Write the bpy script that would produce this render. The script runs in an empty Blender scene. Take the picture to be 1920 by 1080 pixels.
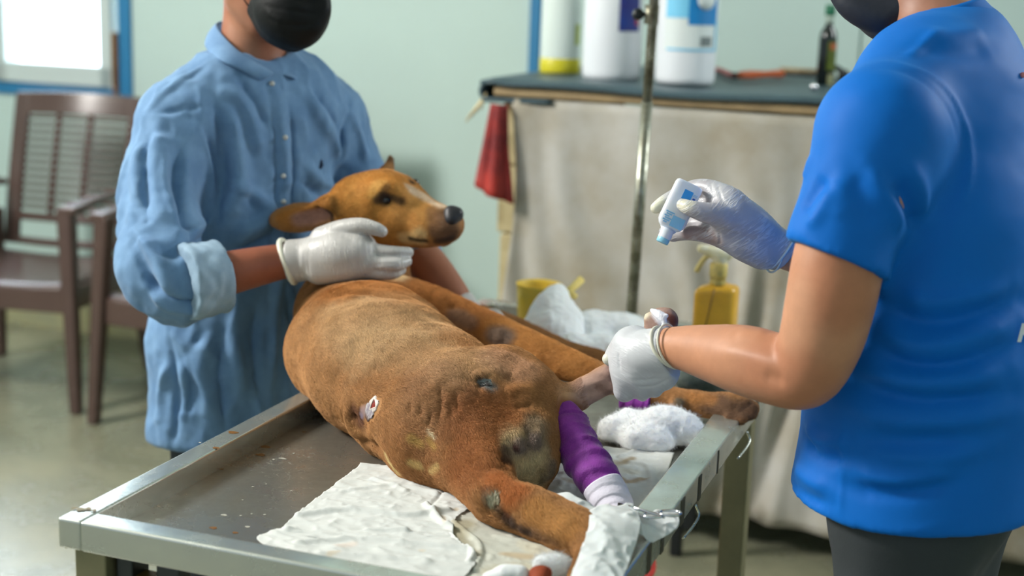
import bpy, bmesh, math, random
import numpy as np
from mathutils import Vector, Matrix

sc = bpy.context.scene
COL = sc.collection
# ------------------------------------------------------------------ camera
H = 1.48; FPX = 2666.67
_p = math.radians(11.94); _r = math.radians(2.0)
fwd = np.array([0, math.cos(_p), -math.sin(_p)])
_r0 = np.array([1., 0, 0]); _u0 = np.cross(_r0, fwd)
RT_ = _r0*math.cos(_r) + _u0*math.sin(_r); UP_ = np.cross(RT_, fwd)
CAM = np.array([0, 0, H])
cd = bpy.data.cameras.new('camera'); cam = bpy.data.objects.new('camera', cd); COL.objects.link(cam)
cd.sensor_width = 36; cd.lens = 50; cd.clip_start = .05
cam.matrix_world = Matrix(((RT_[0], UP_[0], -fwd[0], 0), (RT_[1], UP_[1], -fwd[1], 0), (RT_[2], UP_[2], -fwd[2], H), (0, 0, 0, 1)))
cd.dof.use_dof = True; cd.dof.focus_distance = 2.14; cd.dof.aperture_fstop = 2.4
sc.camera = cam
# ------------------------------------------------------------------ world, light, exposure
sc.view_settings.view_transform = 'Standard'; sc.view_settings.look = 'None'
sc.view_settings.exposure = 0.0; sc.view_settings.gamma = 1; sc.view_settings.use_curve_mapping = False
sc.cycles.use_denoising = True; sc.cycles.max_bounces = 6; sc.cycles.diffuse_bounces = 3
sc.cycles.glossy_bounces = 3; sc.cycles.transmission_bounces = 4; sc.cycles.sample_clamp_indirect = 4
w = bpy.data.worlds.new('daylight'); sc.world = w; w.use_nodes = True
bg = w.node_tree.nodes['Background']; bg.inputs[0].default_value = (.80, .92, 1.0, 1); bg.inputs[1].default_value = 0.68
US = np.array([.9407, -.3391, 0]); VT = np.array([.3391, .9407, 0]); ROOMROT = math.atan2(-.3391, .9407)
def rt(s, t, z=0): return US*s + VT*t + np.array([0, 0, z])
def area(name, pos, target, sx, sy, power, color, spread=180):
    l = bpy.data.lights.new(name, 'AREA'); l.shape = 'RECTANGLE'; l.size = sx; l.size_y = sy; l.energy = power; l.color = color
    l.spread = math.radians(spread)
    o = bpy.data.objects.new(name, l); COL.objects.link(o); o.location = pos
    o.rotation_euler = (Vector(target)-Vector(pos)).to_track_quat('-Z', 'Y').to_euler(); return o
area('left_daylight', rt(-4.0, 1.25, 3.1), rt(-.8, 2.0, .9), 1.1, .9, 215, (1.0, .97, .92))
area('rear_window_daylight', rt(-4.05, 4.98, 1.9), rt(-4.05, 0, 1.9), 1.4, 1.85, 300, (.76, .88, 1.0))
area('right_fill', rt(1.9, 4.2, 2.5), rt(-.8, 2.8, .8), 1.0, 1.0, 20, (.95, .98, 1.0), 90)  # added fill lamp to brighten the far table end; no window there
# ------------------------------------------------------------------ geometry reference helpers
def at(px, py, d): return CAM + fwd*d + RT_*((px-960)/FPX*d) - UP_*((py-540)/FPX*d)
def onz(px, py, z):
    r = fwd + RT_*((px-960)/FPX) - UP_*((py-540)/FPX); return CAM + r*((z-H)/r[2])
def sph(px, py, d, rp): return (at(px, py, d), rp*d/FPX)
def lin(r, g, b):
    f = lambda c: (c/255/12.92) if c/255 <= .04045 else ((c/255+.055)/1.055)**2.4
    return (f(r), f(g), f(b))
# ------------------------------------------------------------------ materials
def mat(name, color=(.5, .5, .5), rough=.6, metal=0, spec=.5, var=0, vscale=8, color2=None, bump=0, bscale=60, sheen=0,
        sss=0, attr=None, trans=0, emis=None, bdetail=4, aniso=None, coat=0, ior=1.45, rvar=0, alpha=1, bdist=.002, bvec=(1, 1, 1), sheen_tint=None, thin=0):
    m = bpy.data.materials.new(name); m.use_nodes = True; nt = m.node_tree; N = nt.nodes; L = nt.links
    b = N['Principled BSDF']; b.inputs['Base Color'].default_value = (*color, 1); b.inputs['Roughness'].default_value = rough
    b.inputs['Metallic'].default_value = metal; b.inputs['Specular IOR Level'].default_value = spec; b.inputs['IOR'].default_value = ior
    tc = N.new('ShaderNodeTexCoord'); mp = N.new('ShaderNodeMapping'); L.new(tc.outputs['Object'], mp.inputs[0]); mp.inputs['Scale'].default_value = bvec
    src = None
    if attr:
        a = N.new('ShaderNodeAttribute'); a.attribute_name = attr; src = a.outputs['Color']
    if var or color2:
        no = N.new('ShaderNodeTexNoise'); no.inputs['Scale'].default_value = vscale; no.inputs['Detail'].default_value = 6; no.inputs['Roughness'].default_value = .62
        L.new(tc.outputs['Object'], no.inputs['Vector'])
        cr = N.new('ShaderNodeMapRange'); cr.inputs[1].default_value = .35; cr.inputs[2].default_value = .65
        L.new(no.outputs['Fac'], cr.inputs[0])
        mx = N.new('ShaderNodeMix'); mx.data_type = 'RGBA'; L.new(cr.outputs[0], mx.inputs['Factor'])
        if src is not None:
            mul = N.new('ShaderNodeMix'); mul.data_type = 'RGBA'; mul.blend_type = 'MULTIPLY'; mul.inputs['Factor'].default_value = 1
            mx.inputs['A'].default_value = (1-var, 1-var, 1-var, 1); mx.inputs['B'].default_value = (1+var, 1+var, 1+var, 1)
            L.new(src, mul.inputs['A']); L.new(mx.outputs['Result'], mul.inputs['B']); src = mul.outputs['Result']
        else:
            c2 = color2 or tuple(c*(1-var) for c in color)
            mx.inputs['A'].default_value = (*color, 1); mx.inputs['B'].default_value = (*c2, 1); src = mx.outputs['Result']
        if rvar:
            rr = N.new('ShaderNodeMapRange'); rr.inputs[3].default_value = rough-rvar; rr.inputs[4].default_value = rough+rvar
            L.new(cr.outputs[0], rr.inputs[0]); L.new(rr.outputs[0], b.inputs['Roughness'])
    if src is not None: L.new(src, b.inputs['Base Color'])
    if bump:
        nb = N.new('ShaderNodeTexNoise'); nb.inputs['Scale'].default_value = bscale; nb.inputs['Detail'].default_value = bdetail
        L.new(mp.outputs[0], nb.inputs['Vector'])
        bp = N.new('ShaderNodeBump'); bp.inputs['Strength'].default_value = bump; bp.inputs['Distance'].default_value = bdist
        L.new(nb.outputs['Fac'], bp.inputs['Height']); L.new(bp.outputs['Normal'], b.inputs['Normal'])
    if sheen:
        b.inputs['Sheen Weight'].default_value = sheen; b.inputs['Sheen Roughness'].default_value = .4
        if sheen_tint: b.inputs['Sheen Tint'].default_value = (*sheen_tint, 1)
    if sss:
        b.inputs['Subsurface Weight'].default_value = sss; b.inputs['Subsurface Radius'].default_value = (.012, .006, .004); b.inputs['Subsurface Scale'].default_value = 1
    if trans: b.inputs['Transmission Weight'].default_value = trans
    if coat: b.inputs['Coat Weight'].default_value = coat; b.inputs['Coat Roughness'].default_value = .25
    if emis: b.inputs['Emission Color'].default_value = (*emis[0], 1); b.inputs['Emission Strength'].default_value = emis[1]
    if alpha < 1: b.inputs['Alpha'].default_value = alpha
    return m
def glove_mat(name, color, line, axis, other, hi, lo, strength, rough=.38, attr=None, base=None):
    """latex with fine stretch wrinkles running across `axis`"""
    m = base or mat(name, color, rough, spec=.55, attr=attr); nt = m.node_tree; N = nt.nodes; L = nt.links; b = N['Principled BSDF']
    x = np.array(axis, float); x /= np.linalg.norm(x); y = np.array(other, float); y -= x*(x@y); y /= np.linalg.norm(y); z = np.cross(x, y)
    mp = N.new('ShaderNodeMapping'); mp.vector_type = 'TEXTURE'; mp.inputs['Rotation'].default_value = Matrix(np.array([x, y, z]).T.tolist()).to_euler(); mp.inputs['Scale'].default_value = (1/hi, 1/lo, 1/lo)
    tc = N.new('ShaderNodeTexCoord'); L.new(tc.outputs['Object'], mp.inputs['Vector'])
    no = N.new('ShaderNodeTexNoise'); no.inputs['Scale'].default_value = 1; no.inputs['Detail'].default_value = 2.5; no.inputs['Distortion'].default_value = .6; L.new(mp.outputs[0], no.inputs['Vector'])
    s1 = N.new('ShaderNodeMath'); s1.operation = 'SUBTRACT'; s1.inputs[1].default_value = .5; L.new(no.outputs['Fac'], s1.inputs[0])
    s2 = N.new('ShaderNodeMath'); s2.operation = 'ABSOLUTE'; L.new(s1.outputs[0], s2.inputs[0])
    mr = N.new('ShaderNodeMapRange'); mr.inputs[1].default_value = 0; mr.inputs[2].default_value = .07; mr.inputs[3].default_value = 1; mr.inputs[4].default_value = 0; L.new(s2.outputs[0], mr.inputs[0])
    n2 = N.new('ShaderNodeTexNoise'); n2.inputs['Scale'].default_value = 28; n2.inputs['Detail'].default_value = 1; L.new(tc.outputs['Object'], n2.inputs['Vector'])
    m2 = N.new('ShaderNodeMapRange'); m2.inputs[1].default_value = .42; m2.inputs[2].default_value = .62; L.new(n2.outputs['Fac'], m2.inputs[0])
    pr = N.new('ShaderNodeMath'); pr.operation = 'MULTIPLY'; L.new(mr.outputs[0], pr.inputs[0]); L.new(m2.outputs[0], pr.inputs[1])
    bp = N.new('ShaderNodeBump'); bp.inputs['Strength'].default_value = strength; bp.inputs['Distance'].default_value = .0016; L.new(pr.outputs[0], bp.inputs['Height']); L.new(bp.outputs['Normal'], b.inputs['Normal'])
    mx = N.new('ShaderNodeMix'); mx.data_type = 'RGBA'; mf = N.new('ShaderNodeMath'); mf.operation = 'MULTIPLY'; mf.inputs[1].default_value = .55; L.new(pr.outputs[0], mf.inputs[0]); L.new(mf.outputs[0], mx.inputs['Factor'])
    old = b.inputs['Base Color'].links
    if old: L.new(old[0].from_socket, mx.inputs['A'])
    else: mx.inputs['A'].default_value = (*color, 1)
    mx.inputs['B'].default_value = (*line, 1); L.new(mx.outputs['Result'], b.inputs['Base Color']); return m
# ------------------------------------------------------------------ meshes
ORG = {}
def tag(o, label=None, cat=None, group=None, kind=None):
    if label: o['label'] = label
    if cat: o['category'] = cat
    if group: o['group'] = group
    if kind: o['kind'] = kind
    return o
def empty(name, loc, label, cat, group=None, rotz=0):
    o = bpy.data.objects.new(name, None); COL.objects.link(o); o.location = loc; o.rotation_euler = (0, 0, rotz); o.empty_display_size = .05
    ORG[o.name] = np.array(loc, float); return tag(o, label, cat, group)
def mk(name, VF, material, parent=None, local=False, smooth=True, origin=None, bevel=0, solid=0, subsurf=0, col=None, offset=0):
    V, F = VF; V = np.asarray(V, float)
    me = bpy.data.meshes.new(name)
    if parent is not None: o0 = np.zeros(3) if local else ORG[parent.name]
    else: o0 = np.array(origin, float) if origin is not None else (np.zeros(3) if local else np.array([V[:, 0].mean(), V[:, 1].mean(), V[:, 2].min()]))
    Vl = V - o0
    if isinstance(F, np.ndarray):
        k = F.shape[1]; me.vertices.add(len(Vl)); me.vertices.foreach_set('co', Vl.astype(np.float32).ravel())
        me.loops.add(F.size); me.loops.foreach_set('vertex_index', F.astype(np.int32).ravel())
        me.polygons.add(len(F)); me.polygons.foreach_set('loop_start', (np.arange(len(F))*k).astype(np.int32))
        me.update(calc_edges=True); me.validate()
    else:
        me.from_pydata(Vl.tolist(), [], [tuple(f) for f in F]); me.update()
    me.polygons.foreach_set('use_smooth', [smooth]*len(me.polygons))
    if col is not None:
        a = me.color_attributes.new('col', 'FLOAT_COLOR', 'POINT'); c4 = np.ones((len(Vl), 4), np.float32); c4[:, :3] = col
        a.data.foreach_set('color', c4.ravel())
    me.materials.append(material)
    o = bpy.data.objects.new(name, me); COL.objects.link(o)
    if parent is None: o.location = o0; ORG[o.name] = o0
    else: o.parent = parent; ORG[o.name] = o0
    if solid: m = o.modifiers.new('s', 'SOLIDIFY'); m.thickness = solid; m.offset = offset
    if bevel: m = o.modifiers.new('b', 'BEVEL'); m.width = bevel; m.segments = 3; m.limit_method = 'ANGLE'; m.angle_limit = math.radians(40); m.harden_normals = False
    if bevel and smooth: m = o.modifiers.new('w', 'WEIGHTED_NORMAL'); m.keep_sharp = True
    if subsurf: m = o.modifiers.new('u', 'SUBSURF'); m.levels = subsurf; m.render_levels = subsurf
    if smooth and bevel:
        try: me.shade_smooth()
        except Exception: pass
    return o
def sub(name, VF, material, parent, **k):  # part whose parent is itself a mesh part: same local frame
    return mk(name, VF, material, parent, **k)
def merge(*vfs):
    Vs, Fs, n = [], [], 0
    for V, F in vfs:
        V = np.asarray(V, float); Vs.append(V); Fs += [tuple(int(i)+n for i in f) for f in F]; n += len(V)
    return np.vstack(Vs), Fs
def box(c, d, rz=0, R=None):
    x, y, z = [k/2 for k in d]
    V = np.array([(-x, -y, -z), (x, -y, -z), (x, y, -z), (-x, y, -z), (-x, -y, z), (x, -y, z), (x, y, z), (-x, y, z)])
    if R is not None: V = V @ np.asarray(R).T
    elif rz: cs, sn = math.cos(rz), math.sin(rz); V = V @ np.array([[cs, sn, 0], [-sn, cs, 0], [0, 0, 1]])
    return V + np.array(c), [(0, 3, 2, 1), (4, 5, 6, 7), (0, 1, 5, 4), (1, 2, 6, 5), (2, 3, 7, 6), (3, 0, 4, 7)]
def rbox(s0, s1, t0, t1, z0, z1):  # box in room axes
    return box(rt((s0+s1)/2, (t0+t1)/2, (z0+z1)/2), (s1-s0, t1-t0, z1-z0), ROOMROT)
def catmull(P, n=6):
    P = np.asarray(P, float); out = []
    Q = np.vstack([2*P[0]-P[1], P, 2*P[-1]-P[-2]])
    for i in range(1, len(Q)-2):
        for k in range(n):
            t = k/n; a, b, c, d = Q[i-1], Q[i], Q[i+1], Q[i+2]
            out.append(.5*((2*b)+(-a+c)*t+(2*a-5*b+4*c-d)*t*t+(-a+3*b-3*c+d)*t**3))
    out.append(P[-1]); return np.array(out)
def tube(path, r, n=10, cap=True):
    P = np.asarray(path, float); m = len(P); r = np.broadcast_to(r, (m,)); V = []; F = []
    T = np.gradient(P, axis=0); T /= np.linalg.norm(T, axis=1)[:, None]+1e-9
    ref = np.array([0, 0, 1.]) if abs(T[0][2]) < .9 else np.array([1., 0, 0]); nrm = np.cross(T[0], ref); nrm /= np.linalg.norm(nrm)
    for i in range(m):
        nrm = nrm - T[i]*(nrm@T[i]); nrm /= np.linalg.norm(nrm); bn = np.cross(T[i], nrm)
        for k in range(n): a = 2*math.pi*k/n; V.append(P[i]+r[i]*(math.cos(a)*nrm+math.sin(a)*bn))
    for i in range(m-1):
        for k in range(n): F.append((i*n+k, i*n+(k+1) % n, (i+1)*n+(k+1) % n, (i+1)*n+k))
    if cap: F.append(tuple(range(n-1, -1, -1))); F.append(tuple((m-1)*n+k for k in range(n)))
    return np.array(V), F
def lathe(c, prof, n=28, axis=None, sx=1, sy=1):  # prof: (r, z)
    c = np.array(c, float); V = []; F = []
    if axis is None: A = np.eye(3)
    else:
        z = np.array(axis, float); z /= np.linalg.norm(z); x = np.cross([0, 0, 1.] if abs(z[2]) < .9 else [1., 0, 0], z); x /= np.linalg.norm(x); A = np.array([x, np.cross(z, x), z])
    for r, z in prof:
        for k in range(n):
            a = 2*math.pi*k/n; V.append(c + np.array([r*math.cos(a)*sx, r*math.sin(a)*sy, z]) @ A)
    m = len(prof)
    for i in range(m-1):
        for k in range(n): F.append((i*n+k, i*n+(k+1) % n, (i+1)*n+(k+1) % n, (i+1)*n+k))
    F.append(tuple(range(n-1, -1, -1))); F.append(tuple((m-1)*n+k for k in range(n)))
    return np.array(V), F
def _h(ix, iy, iz, s):
    n = (ix*374761393 + iy*668265263 + iz*2147483647*3 + s*1274126177) & 0xffffffff
    n = ((n ^ (n >> 13))*1274126177) & 0xffffffff
    return ((n ^ (n >> 16)) & 0xffff)/65535.
def vnoise(P, scale=1, seed=0, octs=1):
    P = np.asarray(P, float); out = 0; amp = 1; tot = 0
    for o in range(octs):
        Q = P*scale*(2**o)+17.3*o; I = np.floor(Q).astype(np.int64); f = Q-I; f = f*f*(3-2*f); v = 0
        for dx in (0, 1):
            for dy in (0, 1):
                for dz in (0, 1):
                    wgt = (f[:, 0] if dx else 1-f[:, 0])*(f[:, 1] if dy else 1-f[:, 1])*(f[:, 2] if dz else 1-f[:, 2])
                    v = v + wgt*_h(I[:, 0]+dx, I[:, 1]+dy, I[:, 2]+dz, seed+o)
        out = out+amp*(v*2-1); tot += amp; amp *= .5
    return out/tot
# ------------------------------------------------------------------ smooth solid modelling (distance field -> one continuous mesh)
class Body:
    def __init__(s, h): s.h = h; s.ops = []
    def chain(s, pts, k=.02, n=4, op='+', infl=0, sq=None):
        pts = [(*p[0], p[1]) if len(p) == 2 else p for p in pts]
        A = np.array(pts, float)
        if len(A) > 1 and n > 1: A = catmull(A, n) if len(A) > 2 else np.array([A[0]+(A[1]-A[0])*t for t in np.linspace(0, 1, n+1)])
        A[:, 3] = np.maximum(A[:, 3]+infl, .001); s.ops.append(('chain', A, k, op, sq)); return s
    def ell(s, c, r, axes=None, k=.02, op='+', infl=0):
        ax = np.eye(3) if axes is None else np.array(axes, float)
        s.ops.append(('ell', (np.array(c, float), np.array(r, float)+infl, ax), k, op, None)); return s
    def ec(s, a, b, ra, rb, xd, k=.02, op='+', infl=0):
        s.ops.append(('ec', (np.array(a, float), np.array(b, float), np.array(ra, float)+infl, np.array(rb, float)+infl, np.array(xd, float)), k, op, None)); return s
    def half(s, p, n, k=.005):  # keep side opposite to n
        s.ops.append(('half', (np.array(p, float), np.array(n, float)/np.linalg.norm(n)), k, '&', None)); return s
    def build(s, disp=None, smooth=2):
        lo, hi = [], []
        for kind, d, k, op, sq in s.ops:
            if op != '+': continue
            if kind == 'chain': lo.append((d[:, :3]-d[:, 3:4]*1.05).min(0)); hi.append((d[:, :3]+d[:, 3:4]*1.05).max(0))
            elif kind == 'ell': m = d[1].max(); lo.append(d[0]-m); hi.append(d[0]+m)
            else: m = max(d[2].max(), d[3].max()); lo.append(np.minimum(d[0], d[1])-m); hi.append(np.maximum(d[0], d[1])+m)
        h = s.h; lo = np.min(lo, 0)-3*h; hi = np.max(hi, 0)+3*h; nn = np.ceil((hi-lo)/h).astype(int)+1
        ax = [lo[i]+h*np.arange(nn[i]) for i in range(3)]; D = np.full(nn, .5, np.float32)
        def rng(a, b):
            i0 = np.clip(np.floor((a-lo)/h).astype(int), 0, nn); i1 = np.clip(np.ceil((b-lo)/h).astype(int)+1, 0, nn); return i0, i1
        def grid(i0, i1): return [ax[0][i0[0]:i1[0]][:, None, None], ax[1][i0[1]:i1[1]][None, :, None], ax[2][i0[2]:i1[2]][None, None, :]]
        for kind, d, k, op, sq in s.ops:
            m = k+2.5*h
            if kind == 'chain':
                rmax = d[:, 3].max()
                i0, i1 = rng((d[:, :3]-d[:, 3:4]).min(0)-m, (d[:, :3]+d[:, 3:4]).max(0)+m)
                if (i1 <= i0).any(): continue
                T = np.full(i1-i0, .5, np.float32)
                segs = [(d[i], d[i+1]) for i in range(len(d)-1)] if len(d) > 1 else [(d[0], d[0])]
                for a, b in segs:
                    rr = max(a[3], b[3])+m
                    j0, j1 = rng(np.minimum(a[:3], b[:3])-rr, np.maximum(a[:3], b[:3])+rr); j0 = np.maximum(j0, i0); j1 = np.minimum(j1, i1)
                    if (j1 <= j0).any(): continue
                    X, Y, Z = grid(j0, j1); ba = b[:3]-a[:3]; bb = ba@ba
                    px, py, pz = X-a[0], Y-a[1], Z-a[2]
                    hh = np.clip((px*ba[0]+py*ba[1]+pz*ba[2])/bb, 0, 1) if bb > 1e-12 else 0
                    dd = np.sqrt((px-ba[0]*hh)**2+(py-ba[1]*hh)**2+(pz-ba[2]*hh)**2)-(a[3]+(b[3]-a[3])*hh)
                    sl = tuple(slice(j0[q]-i0[q], j1[q]-i0[q]) for q in range(3)); T[sl] = np.minimum(T[sl], dd)
                di = T
                if sq is not None:
                    X, Y, Z = grid(i0, i1); di = np.maximum(T, (X-sq[0][0])*sq[1][0]+(Y-sq[0][1])*sq[1][1]+(Z-sq[0][2])*sq[1][2])
            elif kind == 'ell':
                c, r, A = d; mm = r.max()+m; i0, i1 = rng(c-mm, c+mm)
                if (i1 <= i0).any(): continue
                X, Y, Z = grid(i0, i1); X = X-c[0]; Y = Y-c[1]; Z = Z-c[2]
                q = [(X*A[i][0]+Y*A[i][1]+Z*A[i][2])/r[i] for i in range(3)]
                k0 = np.sqrt(q[0]**2+q[1]**2+q[2]**2); k1 = np.sqrt((q[0]/r[0])**2+(q[1]/r[1])**2+(q[2]/r[2])**2)
                di = (k0*(k0-1)/np.maximum(k1, 1e-6)).astype(np.float32)
            elif kind == 'ec':
                a, b, ra, rb, xd = d; mm = max(ra.max(), rb.max())+m; i0, i1 = rng(np.minimum(a, b)-mm, np.maximum(a, b)+mm)
                X, Y, Z = grid(i0, i1); ba = b-a; Ln = np.linalg.norm(ba); zd = ba/Ln; xd = xd-zd*(xd@zd); xd = xd/np.linalg.norm(xd); yd = np.cross(zd, xd)
                px, py, pz = X-a[0], Y-a[1], Z-a[2]
                tz = px*zd[0]+py*zd[1]+pz*zd[2]; hh = np.clip(tz/Ln, 0, 1); ez = tz-hh*Ln
                rx = ra[0]+(rb[0]-ra[0])*hh; ry = ra[1]+(rb[1]-ra[1])*hh
                qx = (px*xd[0]+py*xd[1]+pz*xd[2])/rx; qy = (px*yd[0]+py*yd[1]+pz*yd[2])/ry; qz = ez/np.minimum(rx, ry)
                di = ((np.sqrt(qx**2+qy**2+qz**2)-1)*np.minimum(rx, ry)).astype(np.float32)
            else:
                p, n = d; i0, i1 = np.zeros(3, int), nn; X, Y, Z = grid(i0, i1); di = (X-p[0])*n[0]+(Y-p[1])*n[1]+(Z-p[2])*n[2]
                di = np.broadcast_to(di, nn).astype(np.float32)
            sl = tuple(slice(i0[q], i1[q]) for q in range(3)); A0 = D[sl]
            if op == '+': hx = np.maximum(k-np.abs(A0-di), 0)/max(k, 1e-6); D[sl] = np.minimum(A0, di)-hx*hx*k*.25
            else:
                if op == '-': di = -di
                hx = np.maximum(k-np.abs(A0-di), 0)/max(k, 1e-6); D[sl] = np.maximum(A0, di)+hx*hx*k*.25
        V, F = nets(D); V = V*h+lo
        if smooth: V = lap(V, F, smooth)
        return V, F
def nets(D):
    S = D < 0; n = D.shape
    cnt = np.zeros((n[0]-1, n[1]-1, n[2]-1), np.int8)
    for dx in (0, 1):
        for dy in (0, 1):
            for dz in (0, 1): cnt += S[dx:n[0]-1+dx, dy:n[1]-1+dy, dz:n[2]-1+dz]
    act = np.argwhere((cnt > 0) & (cnt < 8)); ids = np.full(cnt.shape, -1, np.int32); ids[tuple(act.T)] = np.arange(len(act))
    acc = np.zeros((len(act), 3)); num = np.zeros(len(act))
    cs = [(0, 0, 0), (1, 0, 0), (0, 1, 0), (1, 1, 0), (0, 0, 1), (1, 0, 1), (0, 1, 1), (1, 1, 1)]
    vals = [D[tuple((act+c).T)] for c in cs]
    for a in range(8):
        for b in range(a+1, 8):
            if sum(abs(cs[a][i]-cs[b][i]) for i in range(3)) != 1: continue
            va, vb = vals[a], vals[b]; m = (va < 0) != (vb < 0); t = np.where(m, va/np.where(m, va-vb, 1), 0)
            p = np.array(cs[a])+t[:, None]*(np.array(cs[b])-np.array(cs[a])); acc += p*m[:, None]; num += m
    V = act+acc/num[:, None]; F = []
    for axis in range(3):
        o1, o2 = [(1, 2), (2, 0), (0, 1)][axis]
        s0 = [slice(None)]*3; s1 = [slice(None)]*3; s0[axis] = slice(0, n[axis]-1); s1[axis] = slice(1, n[axis])
        A = S[tuple(s0)]; B = S[tuple(s1)]; E = np.argwhere(A != B)
        E = E[(E[:, o1] > 0) & (E[:, o2] > 0) & (E[:, o1] < n[o1]-1) & (E[:, o2] < n[o2]-1)]
        ins = A[tuple(E.T)]; e1 = np.zeros(3, int); e1[o1] = 1; e2 = np.zeros(3, int); e2[o2] = 1
        q = np.stack([ids[tuple((E-e1-e2).T)], ids[tuple((E-e2).T)], ids[tuple(E.T)], ids[tuple((E-e1).T)]], 1)
        F.append(np.where(ins[:, None], q, q[:, ::-1]))
    F = np.vstack(F); return V, F[(F >= 0).all(1)]
def lap(V, F, it=1, w=.5, mask=None):
    n = len(V); E = np.vstack([F[:, [0, 1]], F[:, [1, 2]], F[:, [2, 3]], F[:, [3, 0]]])
    deg = np.bincount(E[:, 0], minlength=n)+np.bincount(E[:, 1], minlength=n)+1e-9
    for _ in range(it):
        A = np.stack([(np.bincount(E[:, 0], V[E[:, 1], i], n)+np.bincount(E[:, 1], V[E[:, 0], i], n))/deg for i in range(3)], 1)
        V = V+(A-V)*w
    return V
def normals(V, F):
    a, b, c, d = [V[F[:, i]] for i in range(4)]; fn = np.cross(c-a, d-b)
    N = np.stack([sum(np.bincount(F[:, j], fn[:, i], len(V)) for j in range(4)) for i in range(3)], 1)
    return N/(np.linalg.norm(N, axis=1)[:, None]+1e-12)
def project(V):
    q = V-CAM; d = q@fwd; return 960+FPX*(q@RT_)/d, 540-FPX*(q@UP_)/d, d
class Pick:
    """nearest surface point of a mesh along a sight line, used to anchor folds and markings in 3-D"""
    def __init__(s, V): s.V = V; s.x, s.y, s.d = project(V)
    def __call__(s, px, py, tol=6):
        for t in (tol, tol*2.5, tol*6, tol*15):
            m = np.where((np.abs(s.x-px) < t) & (np.abs(s.y-py) < t))[0]
            if len(m): 
                j = m[np.argmin(s.d[m])]; near = m[s.d[m] < s.d[j]+.015]; return s.V[near].mean(0)
        return at(px, py, s.d.min())
def polydist(V, P):
    best = np.full(len(V), 9.)
    for a, b in zip(P[:-1], P[1:]):
        ba = b-a; bb = ba@ba+1e-12; h = np.clip(((V-a)@ba)/bb, 0, 1); best = np.minimum(best, np.linalg.norm(V-a-h[:, None]*ba, axis=1))
    return best
def folds(V, F, strokes):
    pk = Pick(V); N = normals(V, F); out = np.zeros(len(V))
    for pts, wd, amp in strokes:
        P = np.array([pk(x, y) for x, y in pts])
        if len(P) > 2: P = catmull(P, 4)
        lo, hi = P.min(0)-wd*3, P.max(0)+wd*3; m = ((V > lo) & (V < hi)).all(1)
        if not m.any(): continue
        d = polydist(V[m], P)
        # taper along the stroke
        L = np.linalg.norm(P[-1]-P[0])+1e-9; tt = np.clip(((V[m]-P[0])@(P[-1]-P[0]))/L/L, 0, 1); tp = np.clip(np.minimum(tt, 1-tt)*5, .25, 1)
        out[m] += amp*np.exp(-(d/wd)**2)*tp
    return V+N*out[:, None]
def spots(V, base, lst, wob=.3, pk=None):
    """markings: (px,py,radius_m,colour,strength) or a polyline of pixels"""
    pk = pk or Pick(V); C = np.array(base, float)
    for it in lst:
        pts, r, c, st = it[:4]; sharp = it[4] if len(it) > 4 else 1.0
        P = np.array([pk(x, y) for x, y in pts]); 
        m = ((V > P.min(0)-r*2) & (V < P.max(0)+r*2)).all(1)
        if not m.any(): continue
        d = polydist(V[m], P) if len(P) > 1 else np.linalg.norm(V[m]-P[0], axis=1)
        d = d*(1+wob*vnoise(V[m], 45, 5, 3)); a = np.clip((1.35-d/r)/(.9/sharp), 0, 1); a = a*a*(3-2*a)*st
        C[m] = C[m]*(1-a[:, None])+np.array(c)*a[:, None]
    return C
def grid_sheet(fn, nu, nv):
    V = [fn(i/(nu-1), j/(nv-1)) for j in range(nv) for i in range(nu)]
    F = [(j*nu+i, j*nu+i+1, (j+1)*nu+i+1, (j+1)*nu+i) for j in range(nv-1) for i in range(nu-1)]
    return np.array(V), F
# ================================================================== ROOM
M = {}
M['wall'] = mat('wall_paint', lin(190, 212, 206), .6, var=.05, vscale=1.2, bump=.1, bscale=30)
M['wall_low'] = mat('stained_wall_foot', lin(176, 168, 120), .75, color2=lin(150, 150, 120), vscale=4, bump=.2)
M['floor'] = mat('polished_concrete', lin(150, 148, 124), .27, color2=lin(112, 114, 96), vscale=2.3, spec=.9, rvar=.05)
M['blue'] = mat('blue_frame_paint', lin(40, 118, 165), .45)
M['alu'] = mat('white_aluminium', lin(196, 208, 206), .4)
M['wood'] = mat('brown_wood', lin(120, 84, 48), .6, var=.3, vscale=12)
M['ceil'] = mat('ceiling_panel', lin(215, 218, 210), .8)
def struct(name, VF, m, **k): o = mk(name, VF, m, smooth=False, origin=(0, 0, 0), **k); o['kind'] = 'structure'; return o
WT = 4.85; CE = 3.5
WIN = (-4.62, -3.46, 1.03, 2.75)
def panel(s0, s1, z0, z1): return rbox(s0, s1, WT, WT+.08, z0, z1)
struct('floor', rbox(-5.6, 3.6, -3.2, WT+.08, -.1, 0), M['floor'])
segs = [panel(-5.6, WIN[0], 0, CE), panel(WIN[0], WIN[1], 0, WIN[2]), panel(WIN[0], WIN[1], WIN[3], CE), panel(WIN[1], -2.86, 0, CE)]
x = -2.86
while x < 3.5: segs.append(panel(x+.004, x+1.146, 0, CE)); segs.append(rbox(x-.004, x+.004, WT+.012, WT+.08, 0, CE)); x += 1.15
struct('wall_rear', merge(*segs), M['wall'])
struct('baseboard_rear', rbox(-5.6, 3.6, WT-.012, WT, 0, .22), M['wall_low'])
struct('ceiling', rbox(-5.6, 3.6, -.6, WT+.08, CE, CE+.08), M['ceil'])
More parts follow.
